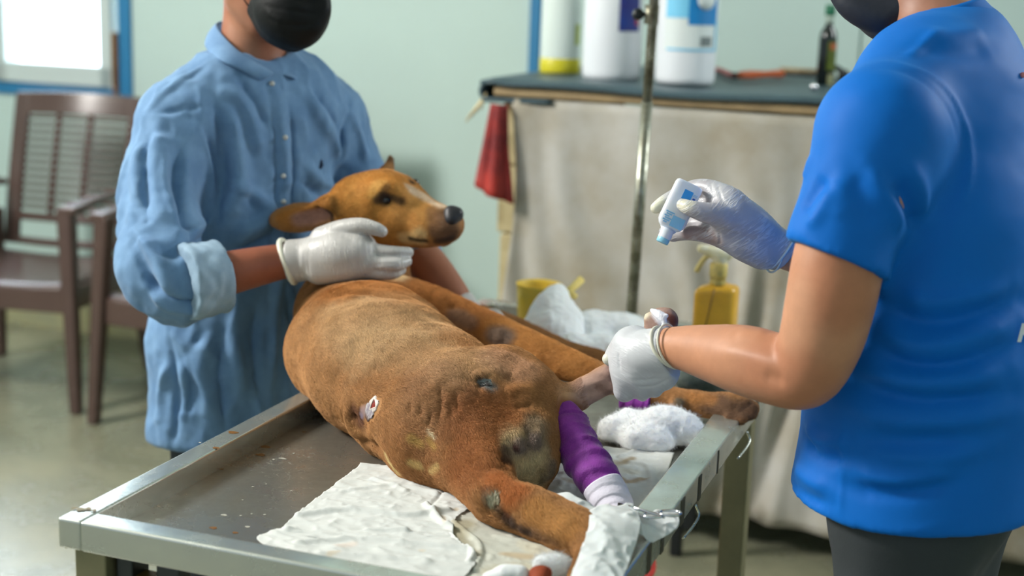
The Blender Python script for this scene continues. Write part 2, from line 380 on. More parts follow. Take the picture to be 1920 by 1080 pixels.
# solid left wall out of view; the left area lamp hangs inside the room
struct('wall_left', merge(rbox(-5.68, -5.6, -3.2, WT+.08, 0, CE)), M['wall'])
struct('wall_right_blocker', rbox(2.2, 2.28, -3.2, WT+.08, 0, CE), M['wall'])  # unseen wall, added to block world light from the right
struct('wall_front_blocker', rbox(.5, 2.2, -2.2, -2.12, 0, CE), M['wall'])  # unseen part wall behind the camera, added to cut world light from behind right
# rear window
o = struct('window_1', merge(rbox(WIN[0]-.06, WIN[1]+.0, WT-.015, WT+.06, WIN[2]-.05, WIN[2]-.0), rbox(WIN[1]+.02, WIN[1]+.075, WT-.015, WT+.06, WIN[2]-.05, WIN[3]+.05),
     rbox(WIN[0]-.06, WIN[1]+.02, WT-.015, WT+.06, WIN[3], WIN[3]+.05), rbox(WIN[0]-.06, WIN[0], WT-.015, WT+.06, WIN[2]-.05, WIN[3]+.05)), M['blue'])
ORG[o.name] = np.zeros(3)
def sash(a, b, y0, y1, fw=.055):
    z0, z1 = WIN[2]+.002, WIN[3]-.002
    return merge(rbox(a, b, y0, y1, z0, z0+.08), rbox(a, b, y0, y1, z1-fw, z1), rbox(a, a+fw, y0, y1, z0, z1), rbox(b-fw, b, y0, y1, z0, z1))
mk('window_frame', sash(-4.03, WIN[1]-.003, WT-.035, WT+.0), M['alu'], o, smooth=False, bevel=.004)
mk('window_frame', sash(WIN[0], -3.97, WT+.005, WT+.04), M['alu'], o, smooth=False, bevel=.004)
mk('wood_jamb', rbox(WIN[1]+.0, WIN[1]+.02, WT-.03, WT+.05, WIN[2]-.02, WIN[2]+.22), M['wood'], o, smooth=False)
M['glass'] = mat('window_glass', (1, 1, 1), .02, trans=1, ior=1.0, spec=.2)
mk('window_pane', rbox(-3.98, WIN[1]-.05, WT-.02, WT-.016, WIN[2]+.07, WIN[3]-.05), M['glass'], o, smooth=False)
mk('window_pane', rbox(WIN[0]+.05, -4.0, WT+.02, WT+.024, WIN[2]+.07, WIN[3]-.05), M['glass'], o, smooth=False)
# blue upright trim on the rear wall
struct('trim_1', rbox(-1.71, -1.672, WT-.02, WT, 1.0, 2.6), M['blue'])
# ================================================================== COUNTER WITH CLOTH SKIRT
M['board'] = mat('plywood_edge', lin(166, 142, 104), .6, var=.25, vscale=20)
M['rubber'] = mat('dark_rubber_mat', lin(62, 84, 92), .45, var=.2, vscale=9)
M['block'] = mat('yellowed_blockwork', lin(206, 192, 150), .85, color2=lin(160, 144, 104), vscale=9, bump=.4)
M['skirt'] = mat('stained_cloth', lin(188, 186, 180), .9, color2=lin(160, 150, 130), vscale=3.2, bump=.2, bscale=200)
ct = empty('counter', rt(-.8, 4.0, 0), 'high workbench with a dark mat on its plywood top against the rear wall', 'counter')
mk('counter_top', rbox(-1.405, .9, 3.69, 4.83, 1.185, 1.212), M['board'], ct, smooth=False, bevel=.006)
def mat_top(u, v):
    s = -1.44+u*2.34; t = 3.677+v*1.15; z = 1.2155+.004*math.sin(s*9)+(.006 if u < .03 else 0)
    if v < .03: z -= .004
    return rt(s, t, z)
mk('rubber_mat', grid_sheet(mat_top, 60, 12), M['rubber'], ct, solid=.01, offset=1)
def mat_lip(u, v): return rt(-1.6+u*(.55), 4.09-.01*math.sin(u*9), 1.19-v*(.058*(1-u**3)+.004))
def curl(u, v):
    a = v*math.pi; return rt(-1.417-.028*math.sin(a), 3.69+u*.6, 1.197+.025*math.cos(a))
mk('mat_edge', grid_sheet(curl, 8, 10), M['rubber'], ct, solid=.008)
mk('mat_fold', grid_sheet(lambda u, v: rt(-1.43+u*.20, 3.672+.05*v, 1.184-.004*(1-u)+.0*v), 12, 4), M['rubber'], ct, solid=.012, offset=-1)
for (a, b) in ((-1.40, -1.28), (.6, .76)):
    for i in range(6):
        mk('block_pier', rbox(a+.01*(i % 2)-.02, b+.008*((i+1) % 2), 3.79, 4.6, .197*i, .197*i+.193), M['block'], ct, smooth=False, bevel=.006)
def skirt(u, v):
    s = -1.365+u*2.14; z = 1.182-v*1.10
    w = .014+.03*v; q = s+.10*math.sin(v*3.1+s*4)+.05*v*math.sin(s*9)
    y = 3.69-w*(1+math.sin(q*15+2.2*math.sin(s*4.3)+v*1.6)*.7+.55*math.sin(q*33+v*3.4)+.35*math.sin(q*71-v*5)*math.sin(v*3))*.6
    if u < .12: s += (.035*math.sin(v*5+.6)+.03*v)*(1-u/.12)
    return rt(s, y, z)
o = mk('cloth_skirt', grid_sheet(skirt, 260, 40), M['skirt'], None, origin=rt(-.4, 3.66, .08), solid=.003)
tag(o, 'long stained pale cloth hanging in folds from the workbench edge', 'cloth')
o = mk('red_bag', merge(grid_sheet(lambda u, v: rt(-1.372+(u-.5)*(.035+.075*v)-.004*v, 3.66-.03*math.sin(u*3.1)*(.4+v)-.008*math.sin(u*14), 1.165-v*(.225+.045*u)), 18, 14)),
       mat('faded_red_cloth', lin(166, 48, 38), .7, color2=lin(90, 22, 30), vscale=9), None, origin=rt(-1.39, 3.65, .8), solid=.02)
tag(o, 'faded red cloth bag hanging from the left corner of the workbench', 'bag')
o = mk('string_tuft', merge(*[tube(catmull([rt(-1.43, 3.70, 1.19), rt(-1.435-.012*k, 3.69, 1.165-.012*k), rt(-1.445-.014*k, 3.70, 1.145-.012*k)]), .003, 5) for k in range(4)]), mat('straw_string', lin(205, 190, 150), .8), None, origin=rt(-1.45, 3.69, 1.0))
tag(o, 'frayed straw coloured string tied at the workbench corner above the red bag', 'string')
ZC = 1.2275
# containers on the counter
M['hdpe'] = mat('white_plastic', lin(228, 232, 236), .4, sss=.0, spec=.5)
M['hdpe2'] = mat('translucent_plastic', lin(214, 226, 220), .35)
M['yel'] = mat('yellow_liquid', lin(206, 196, 40), .4)
M['lblue'] = mat('dark_blue_label', lin(28, 62, 148), .5, color2=lin(44, 40, 120), vscale=30)
M['lred'] = mat('red_label_strip', lin(170, 40, 60), .5)
M['lcyan'] = mat('blue_label', lin(20, 128, 196), .5)
M['llight'] = mat('pale_blue_label', lin(120, 200, 235), .5)
M['lwhite'] = mat('white_label', lin(222, 230, 228), .5)
M['lgrey'] = mat('grey_print', lin(120, 130, 130), .6)
def patch(cx, r, ang0, ang1, z0, z1, off=.0012, n=12):  # curved label on a round container
    c = np.array(cx); V = []; F = []
    for j, z in enumerate((z0, z1)):
        for i in range(n+1):
            a = ang0+(ang1-ang0)*i/n; V.append(c+np.array([math.cos(a)*(r+off), math.sin(a)*(r+off), z]))
    for i in range(n): F.append((i, i+1, n+2+i, n+1+i))
    return np.array(V), F
def jug(name, c, r, h, label, cat='jug', material='hdpe', group=None):
    t = empty(name, c, label, cat, group)
    prof = [(r*.9, 0), (r*.98, .006), (r, .02), (r, h*.72), (r*.97, h*.78), (r*.8, h*.86), (r*.45, h*.92), (r*.3, h*.93), (r*.3, h*.97)]
    mk('body', lathe(c, prof, 36), M[material], t)
    mk('cap', lathe(c, [(r*.34, h*.955), (r*.36, h*.96), (r*.36, h*1.03), (r*.33, h*1.04)], 24), M['hdpe'], t)
    hp = catmull([c+np.array([r*.55, 0, h*.88]), c+np.array([r*.72, 0, h*1.0]), c+np.array([r*.3, 0, h*1.08]), c+np.array([-r*.3, 0, h*1.08]), c+np.array([-r*.72, 0, h*1.0]), c+np.array([-r*.55, 0, h*.88])])
    mk('handle', tube(hp, r*.07, 8), M['hdpe'], t)
    return t
cA = rt(-1.364, 4.14, ZC); cB = rt(-1.175, 4.05, ZC); cC = rt(-.95, 4.03, ZC)
a0 = -math.pi/2
t = jug('liquid_jug', cA, .06, .30, 'pale translucent jug with yellow liquid at its bottom, leftmost on the workbench', material='hdpe2')
mk('liquid', lathe(cA, [(.0595, .004), (.0612, .01), (.0612, .046), (.06, .048)], 32), M['yel'], t)
mk('side_label', patch(cA, .061, a0+.75, a0+1.1, .09, .15), mat('green_yellow_label', lin(176, 190, 90), .5), t)
t = jug('canister', cB, .085, .325, 'large white canister with a dark blue label behind the metal drip pole')
mk('canister_label', patch(cB, 0.0846, a0+.12, a0+.95, 0.1395, 0.2358), M['lblue'], t)
mk('label_stripe', patch(cB, 0.0851, a0+.74, a0+.90, 0.1575, 0.1935), M['lred'], t)
t = jug('labelled_jug', cC, .085, .325, 'white plastic jug with a pale and bright blue label right of the drip pole')
mk('jug_label', patch(cC, 0.0846, a0-.95, a0+1.12, 0.0945, 0.2538), M['lwhite'], t)
mk('label_band', patch(cC, 0.0852, a0-.9, a0+.2, 0.1845, 0.2448), M['llight'], t)
mk('label_band', patch(cC, 0.0856, a0-.1, a0+1.05, 0.1665, 0.2412), M['lcyan'], t)
mk('label_cloud', lathe(cC+np.array([.040, -.0785, .236]), [(.002, -.0015), (.028, -.001), (.028, .001), (.002, .0015)], 20, axis=(.45, -.9, 0)), M['lwhite'], t)
mk('label_print', patch(cC, 0.0858, a0+.35, a0+.8, 0.1080, 0.1350), M['lgrey'], t)
mk('label_line', patch(cC, 0.0858, a0-.8, a0+1.1, 0.0945, 0.1008), M['llight'], t)
mk('label_line', patch(cC, 0.0858, a0+.98, a0+1.12, 0.1008, 0.1800), M['llight'], t)
# tools
M['orange'] = mat('orange_handle', lin(205, 96, 48), .45); M['redp'] = mat('red_handle', lin(150, 44, 44), .45); M['steel'] = mat('tool_steel', lin(70, 74, 76), .35, metal=.8)
M['black'] = mat('black_plastic', lin(28, 32, 34), .4)
tA, tB = onz(1385, 141, ZC+.014), onz(1468, 138, ZC+.014); tC = onz(1540, 143, ZC+.012)
t = empty('screwdriver', (tA+tB)/2-np.array([0, 0, .014]), 'orange handled screwdriver lying on the mat at the back of the workbench', 'screwdriver')
dr = (tB-tA)/np.linalg.norm(tB-tA)
mk('handle', tube([tA, tA+dr*.008, tA+(tB-tA)*.25, tA+(tB-tA)*.6, tB-dr*.01, tB], [.006, .012, .0135, .010, .0135, .008], 12), M['orange'], t)
mk('shaft', tube([tB, tC], .0055, 8), M['steel'], t)
p0, p1 = onz(1345, 130, ZC+.01), onz(1375, 142, ZC+.01)
t = empty('pliers', (p0+p1)/2-np.array([0, 0, .01]), 'small red and black pliers beside the blue labelled jug', 'pliers')
mk('handle', tube(catmull([p0, (p0+p1)/2+np.array([0, .012, 0]), p1]), [.009]*13, 8), M['redp'], t)
mk('handle', tube(catmull([p0+np.array([0, -.02, -.002]), (p0+p1)/2+np.array([0, -.028, -.002]), p1+np.array([.01, -.01, -.002])]), [.008]*13, 8), M['black'], t)
mk('jaw', tube([p1, p1+np.array([.05, .0, 0])], [.011, .005], 8), M['steel'], t)
b0, b1 = onz(1480, 131, ZC+.012), onz(1535, 134, ZC+.012)
o = mk('file_tool', tube([b0-np.array([.03, 0, 0]), b1], [.008, .010], 8), M['board'], None); tag(o, 'thin wooden rod lying behind the orange screwdriver', 'rod')
cD = onz(1546, 160, ZC); cD = cD+VT*-.0
t = empty('sauce_bottle', cD, 'slim dark glass bottle with a green cap and a printed label on the workbench', 'bottle')
M['dglass'] = mat('dark_glass', lin(14, 24, 24), .12, spec=.8)
mk('bottle_body', lathe(cD, [(.024, 0), (.026, .004), (.026, .135), (.023, .155), (.012, .172), (.011, .182)], 24), M['dglass'], t)
mk('neck_ring', lathe(cD, [(.0115, .18), (.0125, .182), (.0125, .203), (.0115, .205)], 20), mat('clear_neck', lin(165, 180, 168), .3), t)
mk('cap', lathe(cD, [(.014, .203), (.015, .205), (.015, .232), (.013, .234)], 20), mat('green_cap', lin(14, 104, 72), .4), t)
mk('bottle_label', patch(cD, .026, a0-.2, a0+1.1, .045, .128), mat('olive_label', lin(110, 124, 30), .5, color2=lin(60, 74, 24), vscale=60), t)
mk('label_spot', patch(cD, .0263, a0+.1, a0+.9, .105, .124), mat('orange_print', lin(176, 90, 50), .5), t)
mk('label_spot', patch(cD, .0263, a0+.0, a0+.8, .004, .035), mat('cream_print', lin(150, 150, 110), .5), t)
g = onz(1526, 163, ZC+.012)
o = mk('steel_ball', lathe(g-np.array([0, 0, .012]), [(.0005+.011*math.sin(a), .012-.0115*math.cos(a)) for a in np.linspace(.05, 3.09, 14)], 18), mat('polished_steel', lin(225, 225, 230), .08, metal=1), None)
tag(o, 'tiny shiny metal ball beside the dark glass bottle', 'ball')
gg = onz(1562, 150, ZC)
t = empty('black_clamp', gg, 'small black clamp lying right behind the dark glass bottle', 'clamp')
mk('clamp_arm', tube(catmull([gg+np.array([-.05, .01, .01]), gg+np.array([0, .02, .04]), gg+np.array([.05, .0, .012])]), .009, 8), M['black'], t)
mk('clamp_knob', lathe(gg+np.array([.03, 0, .0]), [(.012, 0), (.016, .004), (.016, .03), (.01, .034)], 14), M['black'], t)
# ================================================================== PLASTIC ARMCHAIRS
M['chair'] = mat('brown_moulded_plastic', lin(84, 66, 60), .27, spec=.55, var=.12, vscale=5)
def chair(name, loc, rz, label):
    t = empty(name, loc, label, 'chair', 'brown plastic armchairs under the window', rz); P = []
    def lb(c, d, R=None): return box(c, d, R=R)
    W, Dp, SH = .29, .25, .44
    def leg(x, y, xb, yb, top):
        V, F = box((0, 0, 0), (.05, .05, 1)); V = np.array(V)
        for q in V:
            k = q[2]+.5; sc_ = .78+.34*k; q[0] = q[0]*sc_+xb+(x-xb)*k; q[1] = q[1]*sc_+yb+(y-yb)*k; q[2] = k*top
        return V, F
    for sx in (-1, 1):
        mk('leg', leg(sx*W, -Dp, sx*(W+.035), -Dp-.04, .705), M['chair'], t, local=True, bevel=.01)
        mk('leg', leg(sx*W*.92, Dp, sx*(W+.02), Dp+.08, .60), M['chair'], t, local=True, bevel=.01)
        pts = catmull([(sx*(W-.012), Dp+.09, .69), (sx*(W+.01), Dp-.08, .705), (sx*(W+.02), -.05, .712), (sx*(W+.015), -Dp-.03, .70)])
        V = []; F = []
        for i, p in enumerate(pts):
            u_ = i/(len(pts)-1); hw = .022+.010*u_
            V += [(p[0]-hw, p[1], p[2]-.014), (p[0]+hw, p[1], p[2]-.014), (p[0]+hw, p[1], p[2]+.012), (p[0]-hw, p[1], p[2]+.012)]
            if i: b = 4*i; F += [(b-4, b-3, b+1, b), (b-3, b-2, b+2, b+1), (b-2, b-1, b+3, b+2), (b-1, b-4, b, b+3)]
        F += [(3, 2, 1, 0), (len(V)-4, len(V)-3, len(V)-2, len(V)-1)]
        mk('armrest', (np.array(V), F), M['chair'], t, local=True, bevel=.008)
    mk('seat', grid_sheet(lambda u, v: np.array([(u-.5)*2*(W-.01), -Dp-.02+v*(2*Dp+.02), SH-.018*math.sin(v*3.14)-.012*math.sin(u*3.14)-(.02*(1-v/.1)**2 if v < .1 else 0)]), 20, 20), M['chair'], t, local=True, solid=.02)
    mk('seat_apron', merge(box((0, -Dp-.012, SH-.055), (2*W, .02, .085)), box((-W, 0, SH-.055), (.02, 2*Dp, .08)), box((W, 0, SH-.055), (.02, 2*Dp, .08)), box((0, Dp, SH-.055), (2*W, .02, .08))), M['chair'], t, local=True, bevel=.005)
    def bp(u, v, off=0):  # back surface
        x = (u-.5)*2*(W-.03+.012*v); z = SH+.02+v*.56
        return np.array([x, Dp+.02+.15*v**1.2-.045*math.cos((u-.5)*3.0)+.045+off, z+.012*math.cos((u-.5)*3.14)*v])
    Bx = []
    def ribbon(u0, u1, v0, v1, nu, nv, th):
        Vf, F = grid_sheet(lambda a, b: bp(u0+(u1-u0)*a, v0+(v1-v0)*b, -th/2), nu, nv); Vb, F2 = grid_sheet(lambda a, b: bp(u0+(u1-u0)*a, v0+(v1-v0)*b, th/2), nu, nv)
        n = len(Vf); Fs = list(F)+[tuple(i+n for i in f[::-1]) for f in F2]
        rim = [i for i in range(nu)]+[nu-1+nu*j for j in range(1, nv)]+[nu*(nv-1)+i for i in range(nu-2, -1, -1)]+[nu*j for j in range(nv-2, 0, -1)]
        for a, b in zip(rim, rim[1:]+rim[:1]): Fs.append((b, a, a+n, b+n))
        return np.vstack([Vf, Vb]), Fs
    frame = [ribbon(0, .12, 0, 1, 3, 14, .028), ribbon(.88, 1, 0, 1, 3, 14, .028), ribbon(.1, .9, .86, 1.0, 14, 4, .026), ribbon(.1, .9, .0, .05, 14, 3, .024), ribbon(.1, .9, .16, .215, 14, 3, .02)]
    mk('back_frame', merge(*frame), M['chair'], t, local=True, bevel=.004)
    slats = []
    for i in range(13):
        v0 = .24+i*.0485; slats.append(ribbon(.1, .9, v0, v0+.027, 12, 2, .012))
    for u0 in (.36, .60): slats.append(ribbon(u0, u0+.035, .2, .87, 2, 14, .016))
    mk('back_slats', merge(*slats), M['chair'], t, local=True)
    return t
c1 = chair('plastic_armchair', rt(-3.34, 4.12, 0), ROOMROT+.17, 'brown plastic armchair with a slatted back standing under the bright window at the far left')
o = bpy.data.objects.new('plastic_armchair', None); COL.objects.link(o); o.location = rt(-2.515, 4.10, 0); o.rotation_euler = (0, 0, ROOMROT-.04)
tag(o, 'second brown plastic armchair half hidden behind the man in the denim shirt', 'chair', 'brown plastic armchairs under the window')
for ch in list(c1.children):
    c = ch.copy(); COL.objects.link(c); c.parent = o
# ================================================================== STEEL EXAMINATION TABLE
M['inox'] = mat('brushed_stainless', lin(206, 210, 202), .23, metal=.75, var=.10, vscale=14, rvar=.09, bump=.03, bscale=120)
M['tray'] = mat('scuffed_tray_steel', lin(168, 166, 156), .33, metal=.75, color2=lin(138, 134, 122), vscale=9, rvar=.12, bump=.06, bscale=160)
M['inox_old'] = mat('dull_stainless_leg', lin(150, 144, 112), .45, metal=.5, color2=lin(120, 118, 92), vscale=4)
M['tape'] = mat('brown_tape', lin(84, 78, 62), .6)
S0, S1, T0, T1 = -1.147, -.412, 1.455, 2.98; ZR = .78; ZT = .745
tb = empty('examination_table', rt((S0+S1)/2, (T0+T1)/2, 0), 'stainless steel veterinary table with a raised rim that the brown dog lies on', 'table')
mk('tray', rbox(S0+.02, S1-.02, T0+.02, T1-.02, ZT-.006, ZT), M['tray'], tb, smooth=False)
rw = .037
mk('rim', merge(rbox(S0, S0+rw, T0, T1, ZR-.042, ZR)), M['inox'], tb, bevel=.004)
mk('rim', merge(rbox(S1-.05, S1, T0, T1, ZR-.042, ZR)), M['inox'], tb, bevel=.004)
mk('rim', merge(rbox(S0+rw-.002, S1-.048, T0, T0+rw, ZR-.0425, ZR-.0005)), M['inox'], tb, bevel=.004)
mk('rim', merge(rbox(S0+rw-.002, S1-.048, T1-rw, T1, ZR-.0425, ZR-.0005)), M['inox'], tb, bevel=.004)
for s_, t_ in ((S0+.045, T0+.03), (S1-.05, T0+.03), (S0+.045, T1-.35), (S1-.06, T1-.33)):
    l = mk('leg', rbox(s_-.024, s_+.024, t_-.024, t_+.024, .05, ZR-.041), M['inox_old'], tb, bevel=.003)
    sub('rubber_foot', lathe(rt(s_, t_, 0), [(.02, 0), (.024, .004), (.022, .05), (.018, .055)], 16), M['black'], l)
mk('lower_shelf', rbox(S0+.03, S1-.04, T0+.06, T1-.36, .22, .235), M['inox_old'], tb, smooth=False)
M['brass'] = mat('worn_brass', lin(120, 96, 50), .5, metal=.5)
br = mk('lift_bracket', merge(rbox(S0+.075, S0+.10, T0+.02, T0+.06, .58, ZR-.042), rbox(S0+.13, S0+.165, T0+.03, T0+.06, .58, ZR-.055)), M['steel'], tb, bevel=.003)
sub('bracket_link', rbox(S0+.095, S0+.14, T0+.025, T0+.055, .66, ZR-.075), M['brass'], br, bevel=.004)
for t_, w_ in ((1.705, .018), (1.775, .016), (1.89, .022), (2.00, .016), (2.13, .006), (2.46, .02)):
    mk('tape_band', rbox(S1-.001, S1+.0012, t_-w_/2, t_+w_/2, ZR-.041, ZR-.003), M['tape'], tb, smooth=False)
for t_ in (1.93, 2.32):
    mk('tray_clip', tube(catmull([rt(S1+.004, t_+.03, ZR-.035), rt(S1+.01, t_+.03, ZR-.05), rt(S1+.008, t_, ZR-.058), rt(S1+.004, t_-.04, ZR-.062)]), .0022, 6), M['inox'], tb)
mk('pen_mark', merge(tube([rt(S1+.001, 1.84, ZR-.012), rt(S1+.001, 1.855, ZR-.028), rt(S1+.001, 1.862, ZR-.01)], .0008, 5)), M['black'], tb)
# stains, residue and old hair on the steel
M['iod'] = mat('dried_iodine', lin(124, 84, 38), .35); M['resid'] = mat('pale_residue', lin(176, 174, 162), .7)
rnd = random.Random(4)
def blot(px, py, z, r, seed, el=1.4):
    c = onz(px, py, z); V = [c+np.array([0, 0, .0007])]; n = 18
    for i in range(n):
        a = 2*math.pi*i/n; rr = r*(1+.13*math.sin(a*3+seed)+.07*math.sin(a*5+2*seed)); V.append(c+US*math.cos(a)*rr*el+VT*math.sin(a)*rr+np.array([0, 0, .0004]))
    return np.array(V), [(0, 1+i, 1+(i+1) % n) for i in range(n)]
for i, (px, py, z, r) in enumerate([(437, 811, ZR, .006), (405, 840, ZR, .004), (498, 838, ZT, .006), (488, 853, ZT, .006), (400, 990, ZT, .004), (415, 880, ZT, .003), (570, 810, ZT, .003), (441, 999, ZT, .003)]):
    mk('iodine_stain', blot(px, py, z, r, i), M['iod'], tb)
rs = []
for i in range(26):
    px, py = rnd.uniform(400, 640), rnd.uniform(800, 980)
    if (py-745) < (570-px)*.52+30: continue
    rs.append(blot(px, py, ZT, rnd.uniform(.0007, .0022), i, 1))
rs += [blot(420, 966, ZT, .0032, 3, 1.5), blot(464, 988, ZT, .003, 5, 1.2), blot(375, 830, ZR, .0015, 3), blot(530, 860, ZT, .003, 9, 2.4)]
for i in range(160):
    cx, cy = rnd.choice([(520, 920), (560, 880), (500, 860), (545, 850)]); h0 = onz(cx+rnd.gauss(0, 26), cy+rnd.gauss(0, 20), ZT+.0006)
    if h0@US < S0+.05: continue
    a = rnd.uniform(0, 6.28); ln = rnd.uniform(.004, .011); k = rnd.uniform(-.4, .4)
    rs.append(tube([h0, h0+US*math.cos(a)*ln*.5+VT*math.sin(a)*ln*.5, h0+US*math.cos(a+k)*ln+VT*math.sin(a+k)*ln], .00012, 3))
o = mk('residue_specks', merge(*rs), M['resid'], tb); o['kind'] = 'stuff'
o = mk('corner_grime', merge(*[blot(px, py, ZR+.001, r, k, 1) for k, (px, py, r) in enumerate([(140, 953, .005), (152, 955, .006), (165, 954, .005), (176, 957, .004)])]), mat('grime', lin(140, 132, 112), .9), tb)
# drip pole on the far end of the table
M['pole'] = mat('pitted_chrome', lin(170, 172, 158), .35, metal=.7, color2=lin(96, 92, 70), vscale=22, rvar=.12)
pb = at(1183, 606, 3.215); pt = at(1231, -60, 3.02); pdv = (pt-pb)/np.linalg.norm(pt-pb)
t = empty('drip_pole', pb-pdv*.0, 'slanting rusty metal drip pole rising from the far end of the steel table', 'pole')
mk('lower_tube', tube([pb-pdv*.05, pb+pdv*.50], .0125, 16), M['pole'], t)
mk('upper_tube', tube([pb+pdv*.49, pt+pdv*.35], .0105, 16), M['pole'], t)
kb = at(1222, 27, 3.05)
mk('collar', tube([kb-pdv*.02, kb+pdv*.02], .0155, 16), M['pole'], t)
mk('clamp_knob', merge(tube([kb, kb-RT_*.035], .005, 8), lathe(kb-RT_*.03, [(.008, -.008), (.0125, -.004), (.0125, .006), (.009, .01)], 14, axis=RT_*.5-fwd)), M['black'], t)
# ================================================================== DOG
dog = empty('dog', rt(-.85, 2.1, ZT), 'ginger brown short haired dog lying on its side on the steel table, head held up', 'dog')
D = Body(.0042)
XH = RT_; YV = UP_
T = [(885, 800, 2.22), (800, 745, 2.30), (728, 692, 2.40), (690, 655, 2.50), (672, 628, 2.62)]
tr = [(.118, .098), (.128, .108), (.133, .110), (.138, .112), (.125, .105)]
for i in range(4):
    a, b = at(*T[i]), at(*T[i+1]); axd = b-a; wide = np.cross(axd, [0, 0, 1.]); D.ec(a, b, tr[i], tr[i+1], wide, k=.03)
# rump, haunch of the near hind leg, hip bump and stifle of the upper leg
D.ell(at(905, 815, 2.20), (.105, .10, .10), k=.05)
D.chain([sph(835, 800, 2.17, 112)], k=.06)
D.chain([sph(900, 742, 2.17, 78), sph(955, 705, 2.19, 54), sph(985, 735, 2.17, 56)], k=.045)
D.chain([sph(990, 760, 2.15, 52), sph(985, 825, 2.11, 58), sph(985, 855, 2.10, 55)], k=.045)
D.chain([sph(1010, 870, 2.10, 26), sph(1000, 905, 2.11, 24)], k=.03)
D.chain([sph(1015, 800, 2.10, 24), sph(1022, 850, 2.12, 24)], k=.02)
# lower hind leg lying towards the camera (tip wrapped in tissue)
D.chain([sph(885, 865, 2.08, 66), sph(908, 900, 2.03, 56), sph(938, 938, 1.98, 48), sph(1003, 963, 1.94, 46), sph(1085, 1000, 1.885, 43), sph(1125, 1022, 1.86, 30)], k=.04)
D.chain([sph(912, 925, 1.965, 22), sph(918, 935, 1.965, 20)], k=.02)
D.chain([sph(1112, 1015, 1.86, 26), sph(1092, 1060, 1.80, 18), sph(1075, 1105, 1.76, 18)], k=.02)
# bandaged hind leg (bandage is a part of its own)
purp = [(1030, 775, 2.17, 34), (1062, 810, 2.14, 34), (1090, 850, 2.11, 34), (1118, 895, 2.075, 34), (1142, 935, 2.045, 30), (1158, 975, 2.02, 22)]
D.chain([sph(a, b, c, r-6) for a, b, c, r in purp]+[sph(1175, 1000, 2.0, 17)], k=.012)
# held limb, amputated looking
held = [(1015, 752, 2.17, 36), (1060, 752, 2.17, 31), (1108, 727, 2.17, 27), (1148, 708, 2.17, 30), (1178, 694, 2.17, 26), (1205, 662, 2.16, 22), (1228, 625, 2.15, 24), (1240, 606, 2.145, 29), (1246, 600, 2.14, 25)]
D.chain([sph(*q) for q in held], k=.02)
D.chain([sph(1218, 597, 2.14, 13)], k=.006)
D.chain([sph(1256, 604, 2.13, 15)], k=.008)
# shoulder, neck, forelegs
D.chain([sph(640, 590, 2.72, 88), sph(720, 582, 2.72, 72), sph(800, 588, 2.70, 56), sph(880, 612, 2.67, 44), sph(945, 635, 2.62, 38), sph(1010, 662, 2.58, 35), sph(1080, 690, 2.54, 29), sph(1150, 715, 2.51, 24), sph(1215, 738, 2.49, 22), sph(1275, 751, 2.47, 23), sph(1330, 760, 2.45, 24), sph(1375, 763, 2.43, 27), sph(1402, 768, 2.42, 20)], k=.03)
for k, (px, py) in enumerate([(1395, 752), (1410, 762), (1405, 776), (1388, 786)]): D.chain([sph(px-20, py, 2.42-.004*k, 11), sph(px+2, py+2, 2.41-.004*k, 10)], k=.008)
D.chain([sph(1270, 758, 2.45, 14)], k=.008)
D.chain([sph(850, 590, 2.86, 36), sph(960, 620, 2.86, 28), sph(1060, 660, 2.82, 22), sph(1120, 676, 2.80, 21), sph(1190, 700, 2.78, 18), sph(1250, 715, 2.75, 19)], k=.02)
D.chain([sph(668, 570, 2.78, 85), sph(672, 520, 2.78, 66), sph(668, 460, 2.77, 56), sph(680, 410, 2.75, 52)], k=.05)
D.chain([sph(735, 560, 2.80, 50), sph(738, 520, 2.78, 30), sph(750, 470, 2.76, 18)], k=.03)
# head
HD = np.array(at(868, 402, 2.66))-np.array(at(690, 385, 2.74)); HD /= np.linalg.norm(HD)
HU = UP_-HD*(UP_@HD); HU /= np.linalg.norm(HU); HS = np.cross(HD, HU)
D.ell(at(688, 385, 2.74), (.078, .062, .068), (HD, HU, HS), k=.02)
D.ell(at(725, 357, 2.73), (.060, .040, .055), (HD, HU, HS), k=.02)
D.ell(at(745, 400, 2.72), (.055, .055, .050), (HD, HU, HS), k=.02)
D.chain([sph(765, 393, 2.71, 42), sph(800, 408, 2.695, 36), sph(838, 418, 2.675, 29)], k=.03)
D.chain([sph(800, 424, 2.69, 34), sph(838, 430, 2.675, 24), sph(846, 425, 2.67, 20)], k=.02)
D.chain([sph(738, 432, 2.72, 32), sph(790, 450, 2.70, 14), sph(832, 449, 2.68, 11)], k=.015)
D.chain([sph(700, 362, 2.685, 22), sph(728, 355, 2.67, 20), sph(748, 362, 2.668, 14)], k=.02)   # brow
D.chain([sph(728, 374, 2.655, 7)], k=.02, op='-')
# ears: near ear sticking out to the left, far ear tip upright
E1 = at(512, 412, 2.72)-at(628, 400, 2.72); E1 /= np.linalg.norm(E1); E2 = UP_-E1*(UP_@E1); E2 /= np.linalg.norm(E2); E3 = np.cross(E1, E2)
D.chain([sph(650, 378, 2.71, 26), sph(615, 392, 2.70, 27), sph(580, 405, 2.715, 20), sph(545, 411, 2.725, 15), sph(516, 411, 2.73, 7)], k=.02)
D.ell(at(565, 408, 2.725), (.062, .030, .012), (E1, E2, E3), k=.01)
D.ell(at(575, 411, 2.694), (.052, .020, .020), (E1, E2, E3), k=.006, op='-')
D.chain([sph(598, 402, 2.685, 12), sph(618, 404, 2.68, 9)], k=.012, op='-')
D.chain([sph(722, 330, 2.80, 18), sph(730, 312, 2.81, 9), sph(733, 295, 2.815, 5)], k=.01)
